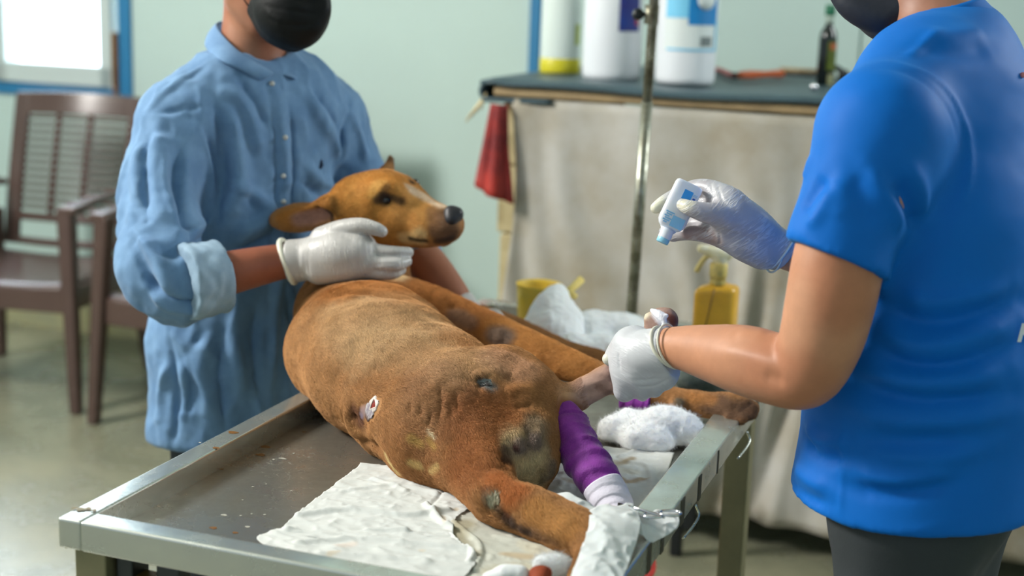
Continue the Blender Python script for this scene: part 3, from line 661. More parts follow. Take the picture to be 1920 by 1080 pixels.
# mouth line and nostril
D.chain([sph(855, 440, 2.652, 3), sph(825, 441, 2.646, 3), sph(800, 440, 2.652, 3), sph(770, 450, 2.665, 3)], k=.006, op='-')
D.half(np.array([0, 0, ZT-.001]), (0, 0, -1), k=.004)
V, F = D.build(smooth=3)
L_ = [  # folds: wound pit, skin wrinkles on the haunch, flank creases
 ([(664, 772), (662, 790)], .013, -.008), ([(650, 760), (655, 800), (675, 830)], .012, .006),
 ([(640, 770), (640, 820), (665, 860), (690, 880)], .008, -.006), ([(700, 790), (690, 830)], .01, .003),
 ([(895, 712), (912, 722)], .010, -.007), ([(880, 700), (905, 702)], .006, .004),
 ([(822, 720), (826, 745), (822, 790)], .0035, -.004), ([(785, 755), (790, 780)], .0035, -.004), ([(852, 735), (856, 770)], .0035, -.004), ([(768, 750), (770, 775)], .003, -.003), ([(805, 775), (800, 800)], .003, -.004), ([(838, 750), (845, 780)], .003, -.003),
 ([(890, 655), (880, 700), (870, 730)], .02, -.004), ([(930, 660), (970, 675), (1000, 700)], .006, .004), ([(960, 690), (985, 715), (1010, 735)], .006, .004), ([(945, 700), (965, 720)], .006, -.004),
 ([(940, 735), (975, 730), (1015, 745)], .008, .005), ([(960, 760), (1000, 760)], .007, -.005),
 ([(870, 850), (900, 880), (945, 880), (985, 905)], .010, -.004), ([(945, 850), (945, 870)], .008, -.007), ([(985, 800), (990, 830), (1000, 850)], .006, -.006), ([(968, 818), (975, 842)], .006, .005), ([(1010, 800), (1000, 835)], .006, .005),
 ([(1005, 880), (1020, 890)], .008, -.006), ([(780, 545), (850, 575), (905, 625)], .012, -.006), ([(600, 560), (700, 548), (790, 570)], .010, -.004),
 ([(910, 920), (920, 940)], .008, .004), ([(930, 955), (960, 975)], .008, -.004), ([(1090, 745), (1130, 725), (1160, 700)], .006, -.005), ([(1140, 690), (1152, 715)], .006, .004), ([(1120, 705), (1160, 715), (1150, 735)], .005, -.004),
 ([(940, 615), (935, 640)], .010, .005), ([(615, 350), (600, 380), (605, 400)], .006, -.003), ([(640, 400), (650, 430)], .006, -.004)]
V = folds(V, F, L_)
N_ = normals(V, F); V = V+N_*(.0016*vnoise(V, 45, 3, 2))[:, None]
N_ = normals(V, F)
def shade(h1, h2, t): return h1*(1-t)[:, None]+h2*t[:, None]
GING = np.array(lin(170, 125, 80)); RUST = np.array(lin(152, 104, 62)); PALE = np.array(lin(192, 164, 124)); GREY = np.array(lin(120, 110, 104)); DARK = np.array(lin(46, 36, 32)); SKIN = np.array(lin(168, 138, 120))
n1 = np.clip(vnoise(V, 9, 2, 3)*.9+.45, 0, 1); C = shade(GING, RUST, n1*.55)
pk = Pick(V); 
HEADC = np.array(lin(196, 138, 66))
C = spots(V, C, [
 ([(640, 580), (700, 620), (760, 600)], .085, PALE, .45), ([(690, 640), (800, 660), (870, 690)], .055, PALE, .35), ([(560, 620), (600, 720), (650, 820)], .05, GING, .6),
 ([(800, 720), (840, 760), (800, 790)], .06, np.array(lin(150, 112, 88)), .35), ([(740, 840), (800, 880), (860, 880)], .05, RUST, .6), ([(900, 780), (930, 820), (900, 850)], .06, np.array(lin(152, 88, 46)), .6),
 ([(930, 670), (980, 690)], .03, np.array(lin(190, 150, 120)), .5), ([(640, 540), (720, 528), (800, 540), (900, 590)], .05, np.array(lin(158, 100, 46)), .8),
 ([(940, 615), (1000, 650), (1080, 690), (1150, 715)], .05, np.array(lin(176, 120, 60)), .8), ([(925, 628), (945, 632)], .022, GREY*.7, .8), ([(850, 590), (880, 605)], .018, GREY*.8, .5),
 ([(640, 370), (720, 350), (760, 400), (700, 420)], .075, HEADC, .95), ([(760, 390), (800, 400)], .04, np.array(lin(206, 150, 82)), .9),
 ([(700, 365), (712, 345)], .012, np.array(lin(214, 168, 92)), .6), ([(770, 350), (800, 370), (830, 385)], .012, np.array(lin(214, 196, 172)), .75),
 ([(790, 440), (760, 445), (790, 455)], .014, np.array(lin(226, 196, 140)), .8),
 ([(832, 410), (845, 440), (822, 436)], .021, np.array(lin(104, 78, 60)), .9), ([(812, 395), (815, 425)], .014, np.array(lin(128, 92, 62)), .75), ([(848, 445), (820, 452)], .008, DARK*1.6, .8),
 ([(770, 448), (800, 452)], .006, DARK, .9), ([(722, 374)], .0135, DARK*1.2, .95), ([(708, 377), (722, 366), (742, 372), (755, 378)], .009, DARK*1.5, .8), ([(728, 352), (722, 358)], .008, DARK*2, .5), ([(776, 338)], .008, DARK, .9),
 ([(600, 395), (540, 410)], .026, np.array(lin(168, 112, 52)), .9), ([(585, 405), (560, 412), (610, 400)], .017, np.array(lin(172, 130, 116)), .85), ([(598, 392), (618, 402), (622, 410)], .009, DARK*1.6, .85), ([(522, 408), (560, 395), (600, 385)], .007, np.array(lin(176, 116, 50)), .7), ([(627, 375), (632, 400)], .008, np.array(lin(120, 84, 40)), .7),
 ([(735, 300)], .01, DARK*2, .6),
 ([(738, 508), (745, 515)], .02, np.array(lin(216, 190, 148)), .9),
 # sores and bald patches
 ([(662, 772), (674, 782)], .017, np.array(lin(92, 56, 40)), .85), ([(680, 773), (690, 768)], .010, np.array(lin(146, 124, 124)), .85),
 ([(678, 780)], .006, np.array(lin(120, 110, 130)), .7),
 ([(905, 716), (918, 722)], .0095, np.array(lin(104, 108, 106)), .95), ([(893, 706), (908, 708)], .005, DARK, .8),
 ([(1000, 790), (1010, 830), (1015, 860)], .018, np.array(lin(150, 134, 110)), .75), ([(970, 830), (990, 850), (985, 880), (1000, 900)], .030, np.array(lin(204, 180, 138)), .85), ([(988, 878), (1000, 868)], .016, np.array(lin(214, 194, 152)), .7), ([(975, 835), (1000, 825)], .016, np.array(lin(120, 104, 100)), .85),
 ([(945, 840), (948, 862)], .010, np.array(lin(74, 54, 48)), .8), ([(966, 838)], .006, np.array(lin(84, 44, 44)), .9), ([(1012, 905), (1018, 895)], .008, DARK*2, .8), ([(985, 800), (1000, 825)], .006, np.array(lin(96, 82, 76)), .6), ([(1030, 890), (1035, 870)], .012, np.array(lin(130, 116, 100)), .9),
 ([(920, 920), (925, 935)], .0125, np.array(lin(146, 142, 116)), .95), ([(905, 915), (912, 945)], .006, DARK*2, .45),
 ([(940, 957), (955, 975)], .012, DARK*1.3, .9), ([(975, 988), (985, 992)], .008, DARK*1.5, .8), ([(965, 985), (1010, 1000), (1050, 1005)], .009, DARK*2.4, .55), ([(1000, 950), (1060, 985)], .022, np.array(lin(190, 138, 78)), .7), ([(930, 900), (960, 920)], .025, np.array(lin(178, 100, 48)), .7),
 ([(765, 820), (785, 830)], .007, np.array(lin(204, 172, 96)), .5), ([(800, 822), (812, 835)], .006, np.array(lin(204, 172, 96)), .45), ([(765, 862), (785, 868)], .007, np.array(lin(220, 196, 130)), .55), ([(805, 880), (818, 872)], .006, np.array(lin(220, 196, 130)), .5), ([(798, 806), (812, 818)], .0025, np.array(lin(240, 226, 190)), 1.0),
 ([(690, 880), (730, 890)], .008, np.array(lin(226, 210, 150)), .6),
 ([(1060, 745), (1095, 722)], .022, np.array(lin(196, 152, 112)), .9), ([(1110, 735), (1150, 705), (1200, 670), (1240, 600)], .034, np.array(lin(168, 138, 126)), .95), ([(1145, 690), (1155, 715), (1165, 700)], .009, np.array(lin(112, 88, 86)), .7), ([(1120, 725), (1140, 735)], .007, np.array(lin(112, 84, 70)), .6), ([(1055, 765), (1080, 775)], .018, np.array(lin(136, 84, 48)), .8),
 ([(1250, 598), (1262, 602)], .010, np.array(lin(122, 66, 50)), .95), ([(1230, 588), (1240, 600), (1246, 610)], .007, np.array(lin(238, 238, 242)), 1.0), ([(1213, 592)], .008, np.array(lin(222, 210, 184)), 1.0),
 ([(1330, 755), (1370, 770), (1400, 770)], .022, np.array(lin(112, 88, 72)), .8), ([(1270, 752)], .010, np.array(lin(140, 130, 108)), .9), ([(1290, 745), (1330, 748)], .012, np.array(lin(186, 130, 74)), .7)], pk=pk)
M['dog'] = mat('dog_coat', (.4, .2, .1), .75, attr='col', var=.10, vscale=60, bump=.35, bscale=240, spec=.25, bdist=.0015)
body = mk('body', (V, F), M['dog'], dog, col=C)
# eyes, nose
M['eye'] = mat('dark_eye', lin(16, 12, 10), .08, spec=.8)
def ball(c, r, n=14, sc3=(1, 1, 1), axes=None):
    V, F = lathe((0, 0, 0), [(math.sin(a), -math.cos(a)) for a in np.linspace(.08, 3.06, n)], 2*n); V = V*np.array(sc3)*r
    if axes is not None: V = V@np.array(axes)
    return V+np.array(c), F
mk('eye', ball(pk(724, 374)+fwd*.006, .0098), M['eye'], dog)
mk('eye', ball(at(778, 343, 2.775), .0085), M['eye'], dog)
NB = Body(.0016)
NB.ell(at(849, 405, 2.664), (.0185, .0185, .021), (HD, HU, HS), k=.004); NB.chain([sph(858, 400, 2.655, 10), sph(845, 396, 2.655, 9)], k=.01); NB.chain([sph(846, 412, 2.65, 11)], k=.01)
NB.chain([sph(856, 414, 2.636, 4), sph(850, 417, 2.634, 3)], k=.004, op='-')
mk('nose', NB.build(smooth=2), mat('black_wet_nose', lin(40, 40, 44), .45, bump=.6, bscale=500, bdist=.0006), dog)
# bandages
def wrap(name, path, material, turns, amp, infl=0):
    P = catmull([sph(*q)[0] for q in path], 14); R = catmull(np.array([[sph(*q)[1], 0, 0] for q in path]), 14)[:, 0]+infl
    Tn = np.gradient(P, axis=0); Tn /= np.linalg.norm(Tn, axis=1)[:, None]; n = 64; V = []; Fs = []
    ref = np.cross(Tn[0], fwd); ref /= np.linalg.norm(ref); m = len(P)
    s = np.concatenate([[0], np.cumsum(np.linalg.norm(np.diff(P, axis=0), axis=1))])
    for i in range(m):
        ref = ref-Tn[i]*(ref@Tn[i]); ref /= np.linalg.norm(ref); bn = np.cross(Tn[i], ref)
        for k in range(n):
            a = 2*math.pi*k/n; ph = (s[i]/s[-1]*turns + (k/n) + .25*math.sin(a)) % 1
            r = R[i]+amp*(ph*.9)+amp*.5*math.sin(a*3+s[i]*60)+amp*.25*math.sin(s[i]*240+a)
            V.append(P[i]+r*(math.cos(a)*ref+math.sin(a)*bn))
    for i in range(m-1):
        for k in range(n): Fs.append((i*n+k, i*n+(k+1) % n, (i+1)*n+(k+1) % n, (i+1)*n+k))
    Fs.append(tuple(range(n-1, -1, -1))); Fs.append(tuple((m-1)*n+k for k in range(n)))
    return mk(name, (np.array(V), Fs), material, dog)
M['purple'] = mat('purple_elastic_wrap', lin(140, 44, 158), .62, color2=lin(112, 28, 130), vscale=26, bump=.55, bscale=420, bdist=.0012, sheen=.3)
def pur_weave():
    m = M['purple']; nt = m.node_tree; wv = nt.nodes.new('ShaderNodeTexWave'); wv.inputs['Scale'].default_value = 210; wv.inputs['Distortion'].default_value = 6; wv.inputs['Detail'].default_value = 2
    tc = [n for n in nt.nodes if n.type == 'TEX_COORD'][0]; nt.links.new(tc.outputs['Object'], wv.inputs['Vector'])
    bp = [n for n in nt.nodes if n.type == 'BUMP'][0]; b2 = nt.nodes.new('ShaderNodeBump'); b2.inputs['Strength'].default_value = .35; b2.inputs['Distance'].default_value = .001
    nt.links.new(wv.outputs['Fac'], b2.inputs['Height']); nt.links.new(bp.outputs['Normal'], b2.inputs['Normal']); nt.links.new(b2.outputs['Normal'], nt.nodes['Principled BSDF'].inputs['Normal'])
pur_weave()
tag(wrap('bandage', [(1050, 768, 2.155, 26), (1066, 800, 2.14, 35), (1090, 850, 2.11, 39), (1118, 895, 2.075, 39), (1135, 920, 2.06, 35), (1160, 975, 2.02, 23)], M['purple'], 7, .0034), 'purple elastic bandage')
M['gauze'] = mat('white_cotton_bandage', lin(226, 222, 236), .85, bump=.3, bscale=300)
tag(wrap('bandage', [(1131, 913, 2.058, 37), (1146, 941, 2.042, 36), (1155, 960, 2.028, 33), (1163, 976, 2.01, 27)], M['gauze'], 3, .0016, .0010), 'white bandage under the purple one')
tag(wrap('bandage', [(1168, 745, 2.50, 21), (1196, 752, 2.49, 22), (1222, 757, 2.48, 20)], M['purple'], 3, .0014), 'purple bandage on the foreleg')
tag(mk('bandage', ball(at(1149, 965, 1.985), .007, sc3=(1, .7, 1.3)), M['purple'], dog), 'purple end of the leg bandage')
mk('cream', (lambda b: b.build(smooth=1))(Body(.0016).chain([sph(1228, 586, 2.115, 6), sph(1238, 593, 2.105, 8), sph(1246, 605, 2.10, 5), sph(1243, 612, 2.10, 4)], k=.004).chain([sph(1222, 582, 2.12, 4), sph(1250, 592, 2.10, 4)], k=.004)), mat('white_cream', lin(240, 240, 246), .5, bump=.6, bscale=300), dog)
# sores: thin, finely sculpted skin patches lying on the coat
def skin_patch(name, px, py, w, h, ang, fn, material, label, n=60, res=5):
    c = pk(px, py); m = np.linalg.norm(V-c, axis=1) < max(w, h)*1.6; Vn, Nn_ = V[m], N_[m]; n0 = Nn_.mean(0); n0 /= np.linalg.norm(n0)
    X = RT_*math.cos(ang)+UP_*math.sin(ang); X -= n0*(X@n0); X /= np.linalg.norm(X); Y = np.cross(n0, X); P = []; Cc = []
    hx, hy, hz = (Vn-c)@X, (Vn-c)@Y, (Vn-c)@n0
    for j in range(n):
        for i in range(n):
            u, v = (i/(n-1)-.5)*w, (j/(n-1)-.5)*h; d2 = (hx-u)**2+(hy-v)**2; wt = np.exp(-d2/(2*.0042**2))+1e-12; z = (hz*wt).sum()/wt.sum()+.0012
            e = math.hypot(u/(w/2), v/(h/2))*(1+.14*math.sin(math.atan2(v, u)*5+1)+.08*math.sin(math.atan2(v, u)*9)); dz, col = fn(u/(w/2), v/(h/2), e)
            P.append(c+X*u+Y*v+n0*(z+dz-(.004 if e > 1 else .0009*max(0, e-.6)))); Cc.append(col)
    F_ = [(j*n+i, j*n+i+1, (j+1)*n+i+1, (j+1)*n+i) for j in range(n-1) for i in range(n-1) if True]
    E_ = np.array(P); return tag(mk(name, (E_, F_), material, dog, col=np.array(Cc)), label)
def mixc(a, b, t): t = min(max(t, 0), 1); return tuple(a[i]*(1-t)+b[i]*t for i in range(3))
_r = np.random.default_rng(3); _nz = lambda u, v, s, q: float(vnoise(np.array([[u, v, q]]), s, 3, 2)[0])
def wound(u, v, e):
    col = mixc(lin(206, 200, 196), lin(128, 116, 132), .55+.8*_nz(u, v*3, 3.2, .1)) if u < .15 else lin(208, 198, 190)
    if u < -.55: col = mixc(col, lin(96, 66, 54), (-.55-u)*3)
    dz = .0010+.0003*_nz(u, v, 5, .7)
    du, dv = u-.42, v+.05; tri = max(abs(dv)*.95-(du+.42)*.9, du-.30+.25*dv*dv, -(du+.42))
    if tri < 0: col = mixc(lin(150, 44, 30), lin(92, 26, 20), .5+_nz(u, v, 6, .3)); dz = .0002
    elif tri < .12: col = lin(226, 216, 204); dz = .0017
    return dz, col
M['raw'] = mat('raw_skin', (.5, .4, .4), .45, attr='col', bump=.4, bscale=900, bdist=.0005)
skin_patch('open_wound', 696, 766, .046, .026, .42, wound, M['raw'], 'pale open wound with a dark red middle')
skin_patch('bald_sore', 908, 718, .024, .012, -.25, lambda u, v, e: (.0012+.0006*_nz(u, v, 5, 2), mixc(lin(112, 118, 116), lin(50, 44, 42), .35-.9*v+_nz(u, v, 4, 1))), M['raw'], 'small grey scabbed sore')
skin_patch('callus', 924, 931, .022, .032, -.1, lambda u, v, e: (.0012+.001*_nz(u, v, 5, 4), mixc(lin(146, 142, 116), lin(104, 88, 66), e*.9-.2+.6*_nz(u, v, 4, 1))), M['raw'], 'bald grey elbow callus')
BARE = [(696, 766, .020), (682, 772, .018), (705, 760, .015), (908, 718, .008), (924, 931, .012)]
# coat of short hairs
M['fur'] = mat('dog_hair', (.4, .2, .1), .6, attr='col', spec=.22)
def fur(V, F, C, N, count, seed=1):
    rg = np.random.default_rng(seed); a, b, c, d = [V[F[:, i]] for i in range(4)]
    ar = np.linalg.norm(np.cross(c-a, d-b), axis=1)*.5; cen = (a+b+c+d)/4
    px, py, dd = project(cen); fn = (N[F[:, 0]]+N[F[:, 2]]); fn /= np.linalg.norm(fn, axis=1)[:, None]
    dens = np.where(dd < 2.45, 1.0, .45)*np.where(((CAM-cen)*fn).sum(1) > -.15, 1, .12)
    # bald zones and places under bandages grow no hair
    cc = (C[F[:, 0]]+C[F[:, 2]])/2; chroma = (cc.max(1)-cc.min(1))/(cc.max(1)+1e-6); lum = cc.mean(1)
    dens *= np.where(chroma < .35, .12, 1)*np.where(chroma < .55, .7, 1)
    band = polydist(cen, np.array([at(1055, 775, 2.15), at(1175, 1000, 2.0)])) < .034; dens = np.where(band, 0, dens)
    limb = polydist(cen, np.array([at(1125, 728, 2.17), at(1200, 665, 2.16), at(1244, 603, 2.14)])) < .036; dens = np.where(limb, 0, dens)
    for px_, py_, r_ in BARE: dens = np.where(np.linalg.norm(cen-pk(px_, py_), axis=1) < r_, 0, dens)
    p = ar*dens; p /= p.sum(); fi = rg.choice(len(F), count, p=p); u = rg.random((count, 2)); 
    w4 = [(1-u[:, 0])*(1-u[:, 1]), u[:, 0]*(1-u[:, 1]), u[:, 0]*u[:, 1], (1-u[:, 0])*u[:, 1]]
    P = sum(w[:, None]*V[F[fi, j]] for j, w in enumerate(w4)); Nn = sum(w[:, None]*N[F[fi, j]] for j, w in enumerate(w4)); Nn /= np.linalg.norm(Nn, axis=1)[:, None]
    Cc = sum(w[:, None]*C[F[fi, j]] for j, w in enumerate(w4))
    ctl = []
    def flow(p0, p1, ln, lift=.25): A, B = at(*p0), at(*p1); dv = B-A; ctl.append((A, dv/np.linalg.norm(dv), ln, lift))
    flow((620, 580, 2.5), (650, 680, 2.42), .007, .16); flow((700, 600, 2.45), (760, 690, 2.3), .007, .16); flow((800, 640, 2.35), (860, 720, 2.2), .008, .2)
    flow((560, 680, 2.5), (590, 760, 2.4), .008, .2); flow((640, 800, 2.25), (650, 880, 2.2), .011, .3); flow((720, 860, 2.15), (760, 930, 2.1), .012, .3)
    flow((740, 740, 2.2), (800, 790, 2.1), .010, .3); flow((830, 760, 2.1), (900, 780, 2.05), .010, .35); flow((850, 830, 2.05), (900, 900, 2.0), .011, .35); flow((930, 680, 2.15), (1010, 740, 2.12), .009, .3)
    flow((950, 780, 2.05), (1010, 800, 2.05), .010, .35); flow((960, 830, 2.05), (960, 890, 2.03), .010, .3); flow((900, 900, 2.0), (950, 960, 1.95), .012, .35); flow((980, 930, 1.93), (1020, 990, 1.9), .013, .3); flow((1040, 960, 1.9), (1090, 1030, 1.85), .013, .3)
    flow((950, 980, 1.93), (1010, 1020, 1.9), .013, .3); flow((800, 560, 2.7), (900, 600, 2.65), .007, .2); flow((950, 630, 2.6), (1080, 680, 2.5), .007, .2); flow((600, 540, 2.7), (560, 620, 2.65), .008, .2)
    flow((1250, 745, 2.5), (1350, 760, 2.45), .008, .2); flow((700, 370, 2.67), (640, 380, 2.68), .005, .15); flow((780, 390, 2.65), (730, 400, 2.66), .004, .12); flow((840, 410, 2.65), (800, 420, 2.66), .003, .1); flow((560, 405, 2.71), (510, 412, 2.72), .005, .2)
    flow((1060, 750, 2.15), (1120, 720, 2.15), .005, .2); flow((690, 480, 2.72), (700, 540, 2.72), .008, .2)
    Wt = np.zeros(count); Dv = np.zeros((count, 3)); Ln = np.zeros(count); Lf = np.zeros(count)
    for A, dv, ln, lf in ctl:
        ww = 1/(((P-A)**2).sum(1)+.0004)**1.5; Wt += ww; Dv += ww[:, None]*dv; Ln += ww*ln; Lf += ww*lf
    Dv /= Wt[:, None]; Ln /= Wt; Lf /= Wt
    swirl = np.stack([vnoise(P, 30, 11+q, 2) for q in range(3)], 1)*.55+rg.normal(0, .16, (count, 3)); Dv = Dv+swirl
    Dv -= Nn*(Dv*Nn).sum(1)[:, None]; Dv /= np.linalg.norm(Dv, axis=1)[:, None]
    clump = 1+.25*vnoise(P, 90, 31); Ln = Ln*(.7+.6*rg.random(count))*clump; Lf = Lf*(.6+.8*rg.random(count))
    P0 = P-Nn*.0006; P1 = P+(Dv*(1-Lf)[:, None]+Nn*Lf[:, None])*(Ln*.5)[:, None]; P2 = P1+(Dv-Nn*(Lf*.5)[:, None])*(Ln*.5)[:, None]
    pts = np.stack([P0, P1, P2], 1).reshape(-1, 3)-ORG[dog.name]
    hc = bpy.data.hair_curves.new('fur'); hc.add_curves([3]*count)
    hc.attributes['position'].data.foreach_set('vector', pts.astype(np.float32).ravel())
    ra = hc.attributes.get('radius') or hc.attributes.new('radius', 'FLOAT', 'POINT')
    rr = np.tile(np.array([.00016, .00015, .00004]), count)*np.repeat(.8+.5*rg.random(count), 3); ra.data.foreach_set('value', rr.astype(np.float32))
    tone = np.clip(1.16+.20*rg.normal(0, 1, count), .45, 2.0)[:, None]*(1+.12*vnoise(P, 70, 8)[:, None])
    Cs = np.clip(Cc*tone, 0, 1); ca = hc.attributes.new('col', 'FLOAT_COLOR', 'POINT'); c4 = np.ones((count*3, 4), np.float32); c4[:, :3] = np.repeat(Cs, 3, 0); c4[2::3, :3] = np.clip(c4[2::3, :3]*1.15, 0, 1)
    ca.data.foreach_set('color', c4.ravel()); hc.materials.append(M['fur'])
    o = bpy.data.objects.new('fur', hc); COL.objects.link(o); o.parent = dog; o['kind'] = 'stuff'; return o
fur(V, F, C, normals(V, F), 560000)
# ================================================================== PEOPLE
M['skinL'] = mat('brown_skin', lin(138, 84, 60), .5, attr='col', var=.06, vscale=30, sss=.0, bump=.15, bscale=300, bdist=.0008)
M['denim'] = mat('washed_denim_cotton', lin(112, 148, 184), .85, color2=lin(92, 128, 166), vscale=14, bump=.35, bscale=700, bdist=.0008, sheen=.15)
M['tee'] = mat('blue_sports_fabric', lin(0, 104, 196), .6, spec=.22, sheen=.1, sheen_tint=(.2, .8, 1), bump=.08, bscale=900, bdist=.0005)
M['trou'] = mat('dark_trousers', lin(50, 56, 62), .8, bump=.2, bscale=400)
M['glove'] = mat('latex_glove', lin(190, 188, 184), .42, color2=lin(174, 170, 168), vscale=30, spec=.5, bump=.25, bscale=90, bdist=.0012)
M['gloveR'] = mat('white_latex_glove', lin(208, 209, 212), .4, color2=lin(194, 196, 202), vscale=30, spec=.5, bump=.2, bscale=90, bdist=.001)
M['gloveT'] = mat('thin_latex_glove', lin(196, 196, 206), .30, attr='col', spec=.6, bump=.25, bscale=110, bdist=.001)
M['cuff'] = mat('rolled_glove_cuff', lin(226, 224, 206), .4)
M['mask'] = mat('black_face_mask', lin(13, 15, 15), .6, spec=.3, bump=.2, bscale=120)
M['maskR'] = mat('dark_grey_face_mask', lin(34, 38, 48), .6, bump=.2, bscale=120)
M['hair'] = mat('black_hair', lin(20, 16, 14), .5, bump=.8, bscale=200, bvec=(1, 1, .15))
M['shoe'] = mat('dark_shoe', lin(34, 32, 32), .6)
def uncol(m):  # plain colour glove
    return m
def person_head(B, c, face, up, infl=0, s=1.0, k=.02):
    """skull, jaw, nose, ears, brow, neck-less head; c = centre between the ears"""
    f = np.array(face, float); f /= np.linalg.norm(f); u = np.array(up, float); u -= f*(u@f); u /= np.linalg.norm(u); r = np.cross(f, u)
    P = lambda a, b, cc: np.array(c)+f*a*s+u*b*s+r*cc*s
    B.ell(P(-.012, .045, 0), (.098*s, .088*s, .076*s), (f, u, r), k=k, infl=infl)
    B.chain([(P(.03, -.03, 0), .062*s), (P(.055, -.068, 0), .040*s), (P(.070, -.090, 0), .024*s)], k=.04, infl=infl)
    B.chain([(P(.0, -.045, .045), .026*s), (P(.045, -.078, .022), .022*s)], k=.03, infl=infl)
    B.chain([(P(.0, -.045, -.045), .026*s), (P(.045, -.078, -.022), .022*s)], k=.03, infl=infl)
    B.chain([(P(.082, .030, 0), .010*s), (P(.100, .0, 0), .012*s), (P(.104, -.012, 0), .014*s)], k=.014, infl=infl)
    B.chain([(P(.075, .036, .035), .014*s), (P(.082, .038, .0), .014*s), (P(.075, .036, -.035), .014*s)], k=.02, infl=infl)
    B.chain([(P(.070, -.008, .04), .022*s)], k=.03, infl=infl); B.chain([(P(.070, -.008, -.04), .022*s)], k=.03, infl=infl)
    B.chain([(P(.090, -.040, .018), .007*s), (P(.097, -.040, 0), .008*s), (P(.090, -.040, -.018), .007*s)], k=.008, infl=infl)
    for sg in (1, -1):
        B.ell(P(.084, .020, .032*sg), (.010*s, .011*s, .015*s), (f, u, r), k=.008, op='-')
        B.ell(P(-.010, .0, .080*sg), (.018*s, .032*s, .008*s), (f+r*.35*sg, u, r), k=.006, infl=infl)
        B.ell(P(-.004, .004, .090*sg), (.010*s, .020*s, .006*s), (f, u, r), k=.005, op='-')
    return P
def eyes(P, parent, s=1):
    for sg in (1, -1): mk('eye', ball(P(.074, .020, .032*sg), .0125), mat('eye_white', lin(225, 220, 212), .2), parent); mk('pupil', ball(P(.0835, .020, .032*sg), .0045), M['eye'], parent)
# ------------------------------------------------------------------ man in the denim shirt
lm = empty('person', rt(-1.42, 2.30, 0), 'person in a faded denim shirt and black face mask, holding the head of the dog', 'person')
Rs, Ls = at(335, 232, 2.72), at(615, 222, 2.95); SD = Ls-Rs; SD /= np.linalg.norm(SD)
hipc = at(432, 860, 2.90); hipc[2] = .80
LMD = {215: 2.84, 420: 2.865, 640: 2.885, 860: 2.90, 138: 2.82, 165: 2.82, 140: 2.84}
def lmS(*q): return at(q[0], q[1], LMD.get(q[1], q[2]))
def lm_torso(B, i, j=0):
    B.ec(lmS(495, 215, 2.80), lmS(455, 420, 2.74), (.150+i, .098+i), (.150+i*1.4, .104+i*1.3), SD, k=.04)
    B.ec(lmS(455, 420, 2.74), lmS(437, 640, 2.70), (.150+i*1.4, .104+i*1.3), (.146+i*1.7, .102+i*1.7), SD, k=.03)
    B.ec(lmS(437, 640, 2.70), lmS(428, 860, 2.66), (.146+i*1.7-j, .102+i*1.7-j), (.150+i*1.2-j, .104+i*1.2-j), SD, k=.03)
    B.chain([(lmS(485, 138, 2.77), .052+i*.5), (at(420, 165, 2.77), .055+i), (Rs, .058+i)], k=.05); B.chain([(lmS(495, 140, 2.79), .050+i*.5), (at(560, 165, 2.88), .050+i), (Ls, .055+i)], k=.05)
B = Body(.0055)
lm_torso(B, -.012, .045)
B.chain([sph(470, 130, 2.82, 62), sph(474, 80, 2.80, 60), sph(478, 20, 2.79, 58), sph(478, -30, 2.78, 60)], k=.03)
faceL = at(640, 30, 2.52)-at(500, -15, 2.72)
PH = person_head(B, at(492, -48, 2.735), faceL, (0, 0, 1.))
armR = [sph(335, 238, 2.72, 58), sph(305, 340, 2.67, 50), sph(300, 440, 2.61, 46), sph(318, 515, 2.57, 44), sph(390, 520, 2.56, 43), sph(450, 507, 2.57, 40), sph(520, 492, 2.605, 34), sph(560, 487, 2.615, 31), sph(600, 480, 2.61, 34), sph(640, 480, 2.60, 30)]
armL = [sph(612, 228, 2.97, 55), sph(650, 300, 3.0, 46), sph(705, 400, 2.98, 42), sph(760, 455, 2.90, 38), sph(800, 498, 2.86, 40), sph(838, 545, 2.83, 36), sph(868, 585, 2.81, 30), sph(890, 612, 2.80, 26)]
B.chain(armR, k=.03); B.chain(armL, k=.03)
for sg in (-1, 1):
    hp = hipc+SD*.074*sg; B.chain([(hp+np.array([0, 0, -.10]), .044), (hp+np.array([0, 0, -.32]), .040), (hp+np.array([0, .0, -.40]), .042), (hp+np.array([0, .0, -.52]), .040), (np.array([hp[0], hp[1]+.02, .09]), .032)], k=.04)
V, F = B.build(smooth=2); SK = np.array(lin(150, 94, 68)); C = np.tile(SK, (len(V), 1)); C = spots(V, C, [([(440, 510), (530, 495)], .06, np.array(lin(146, 84, 62)), .9), ([(440, 30), (450, 90)], .04, np.array(lin(176, 128, 100)), .6)])
mk('body', (V, F), M['skinL'], lm, col=C); eyes(PH, lm)
# shirt
B = Body(.0045); lm_torso(B, .016)
B.chain([sph(337, 238, 2.72, 74), sph(302, 335, 2.67, 76), sph(300, 430, 2.615, 74), sph(308, 500, 2.57, 80), sph(345, 530, 2.56, 70), sph(395, 522, 2.56, 60)], k=.035, infl=.0)
B.chain([sph(612, 230, 2.97, 66), sph(655, 300, 3.0, 58), sph(705, 400, 2.98, 52), sph(755, 455, 2.92, 48), sph(778, 478, 2.885, 46)], k=.035)
B.chain([sph(330, 540, 2.57, 62), sph(290, 500, 2.57, 60)], k=.04)
B.half(at(472, 118, 2.76), UP_*.95+RT_*-.1, k=.01) if False else None
B.chain([sph(474, 105, 2.81, 62), sph(478, 60, 2.80, 72)], k=.01, op='-')
B.chain([sph(420, 516, 2.555, 50), sph(520, 495, 2.60, 48)], k=.006, op='-')
B.half(at(415, 905, 2.6), (0, 0, -1.), k=.01)
V, F = B.build(smooth=2)
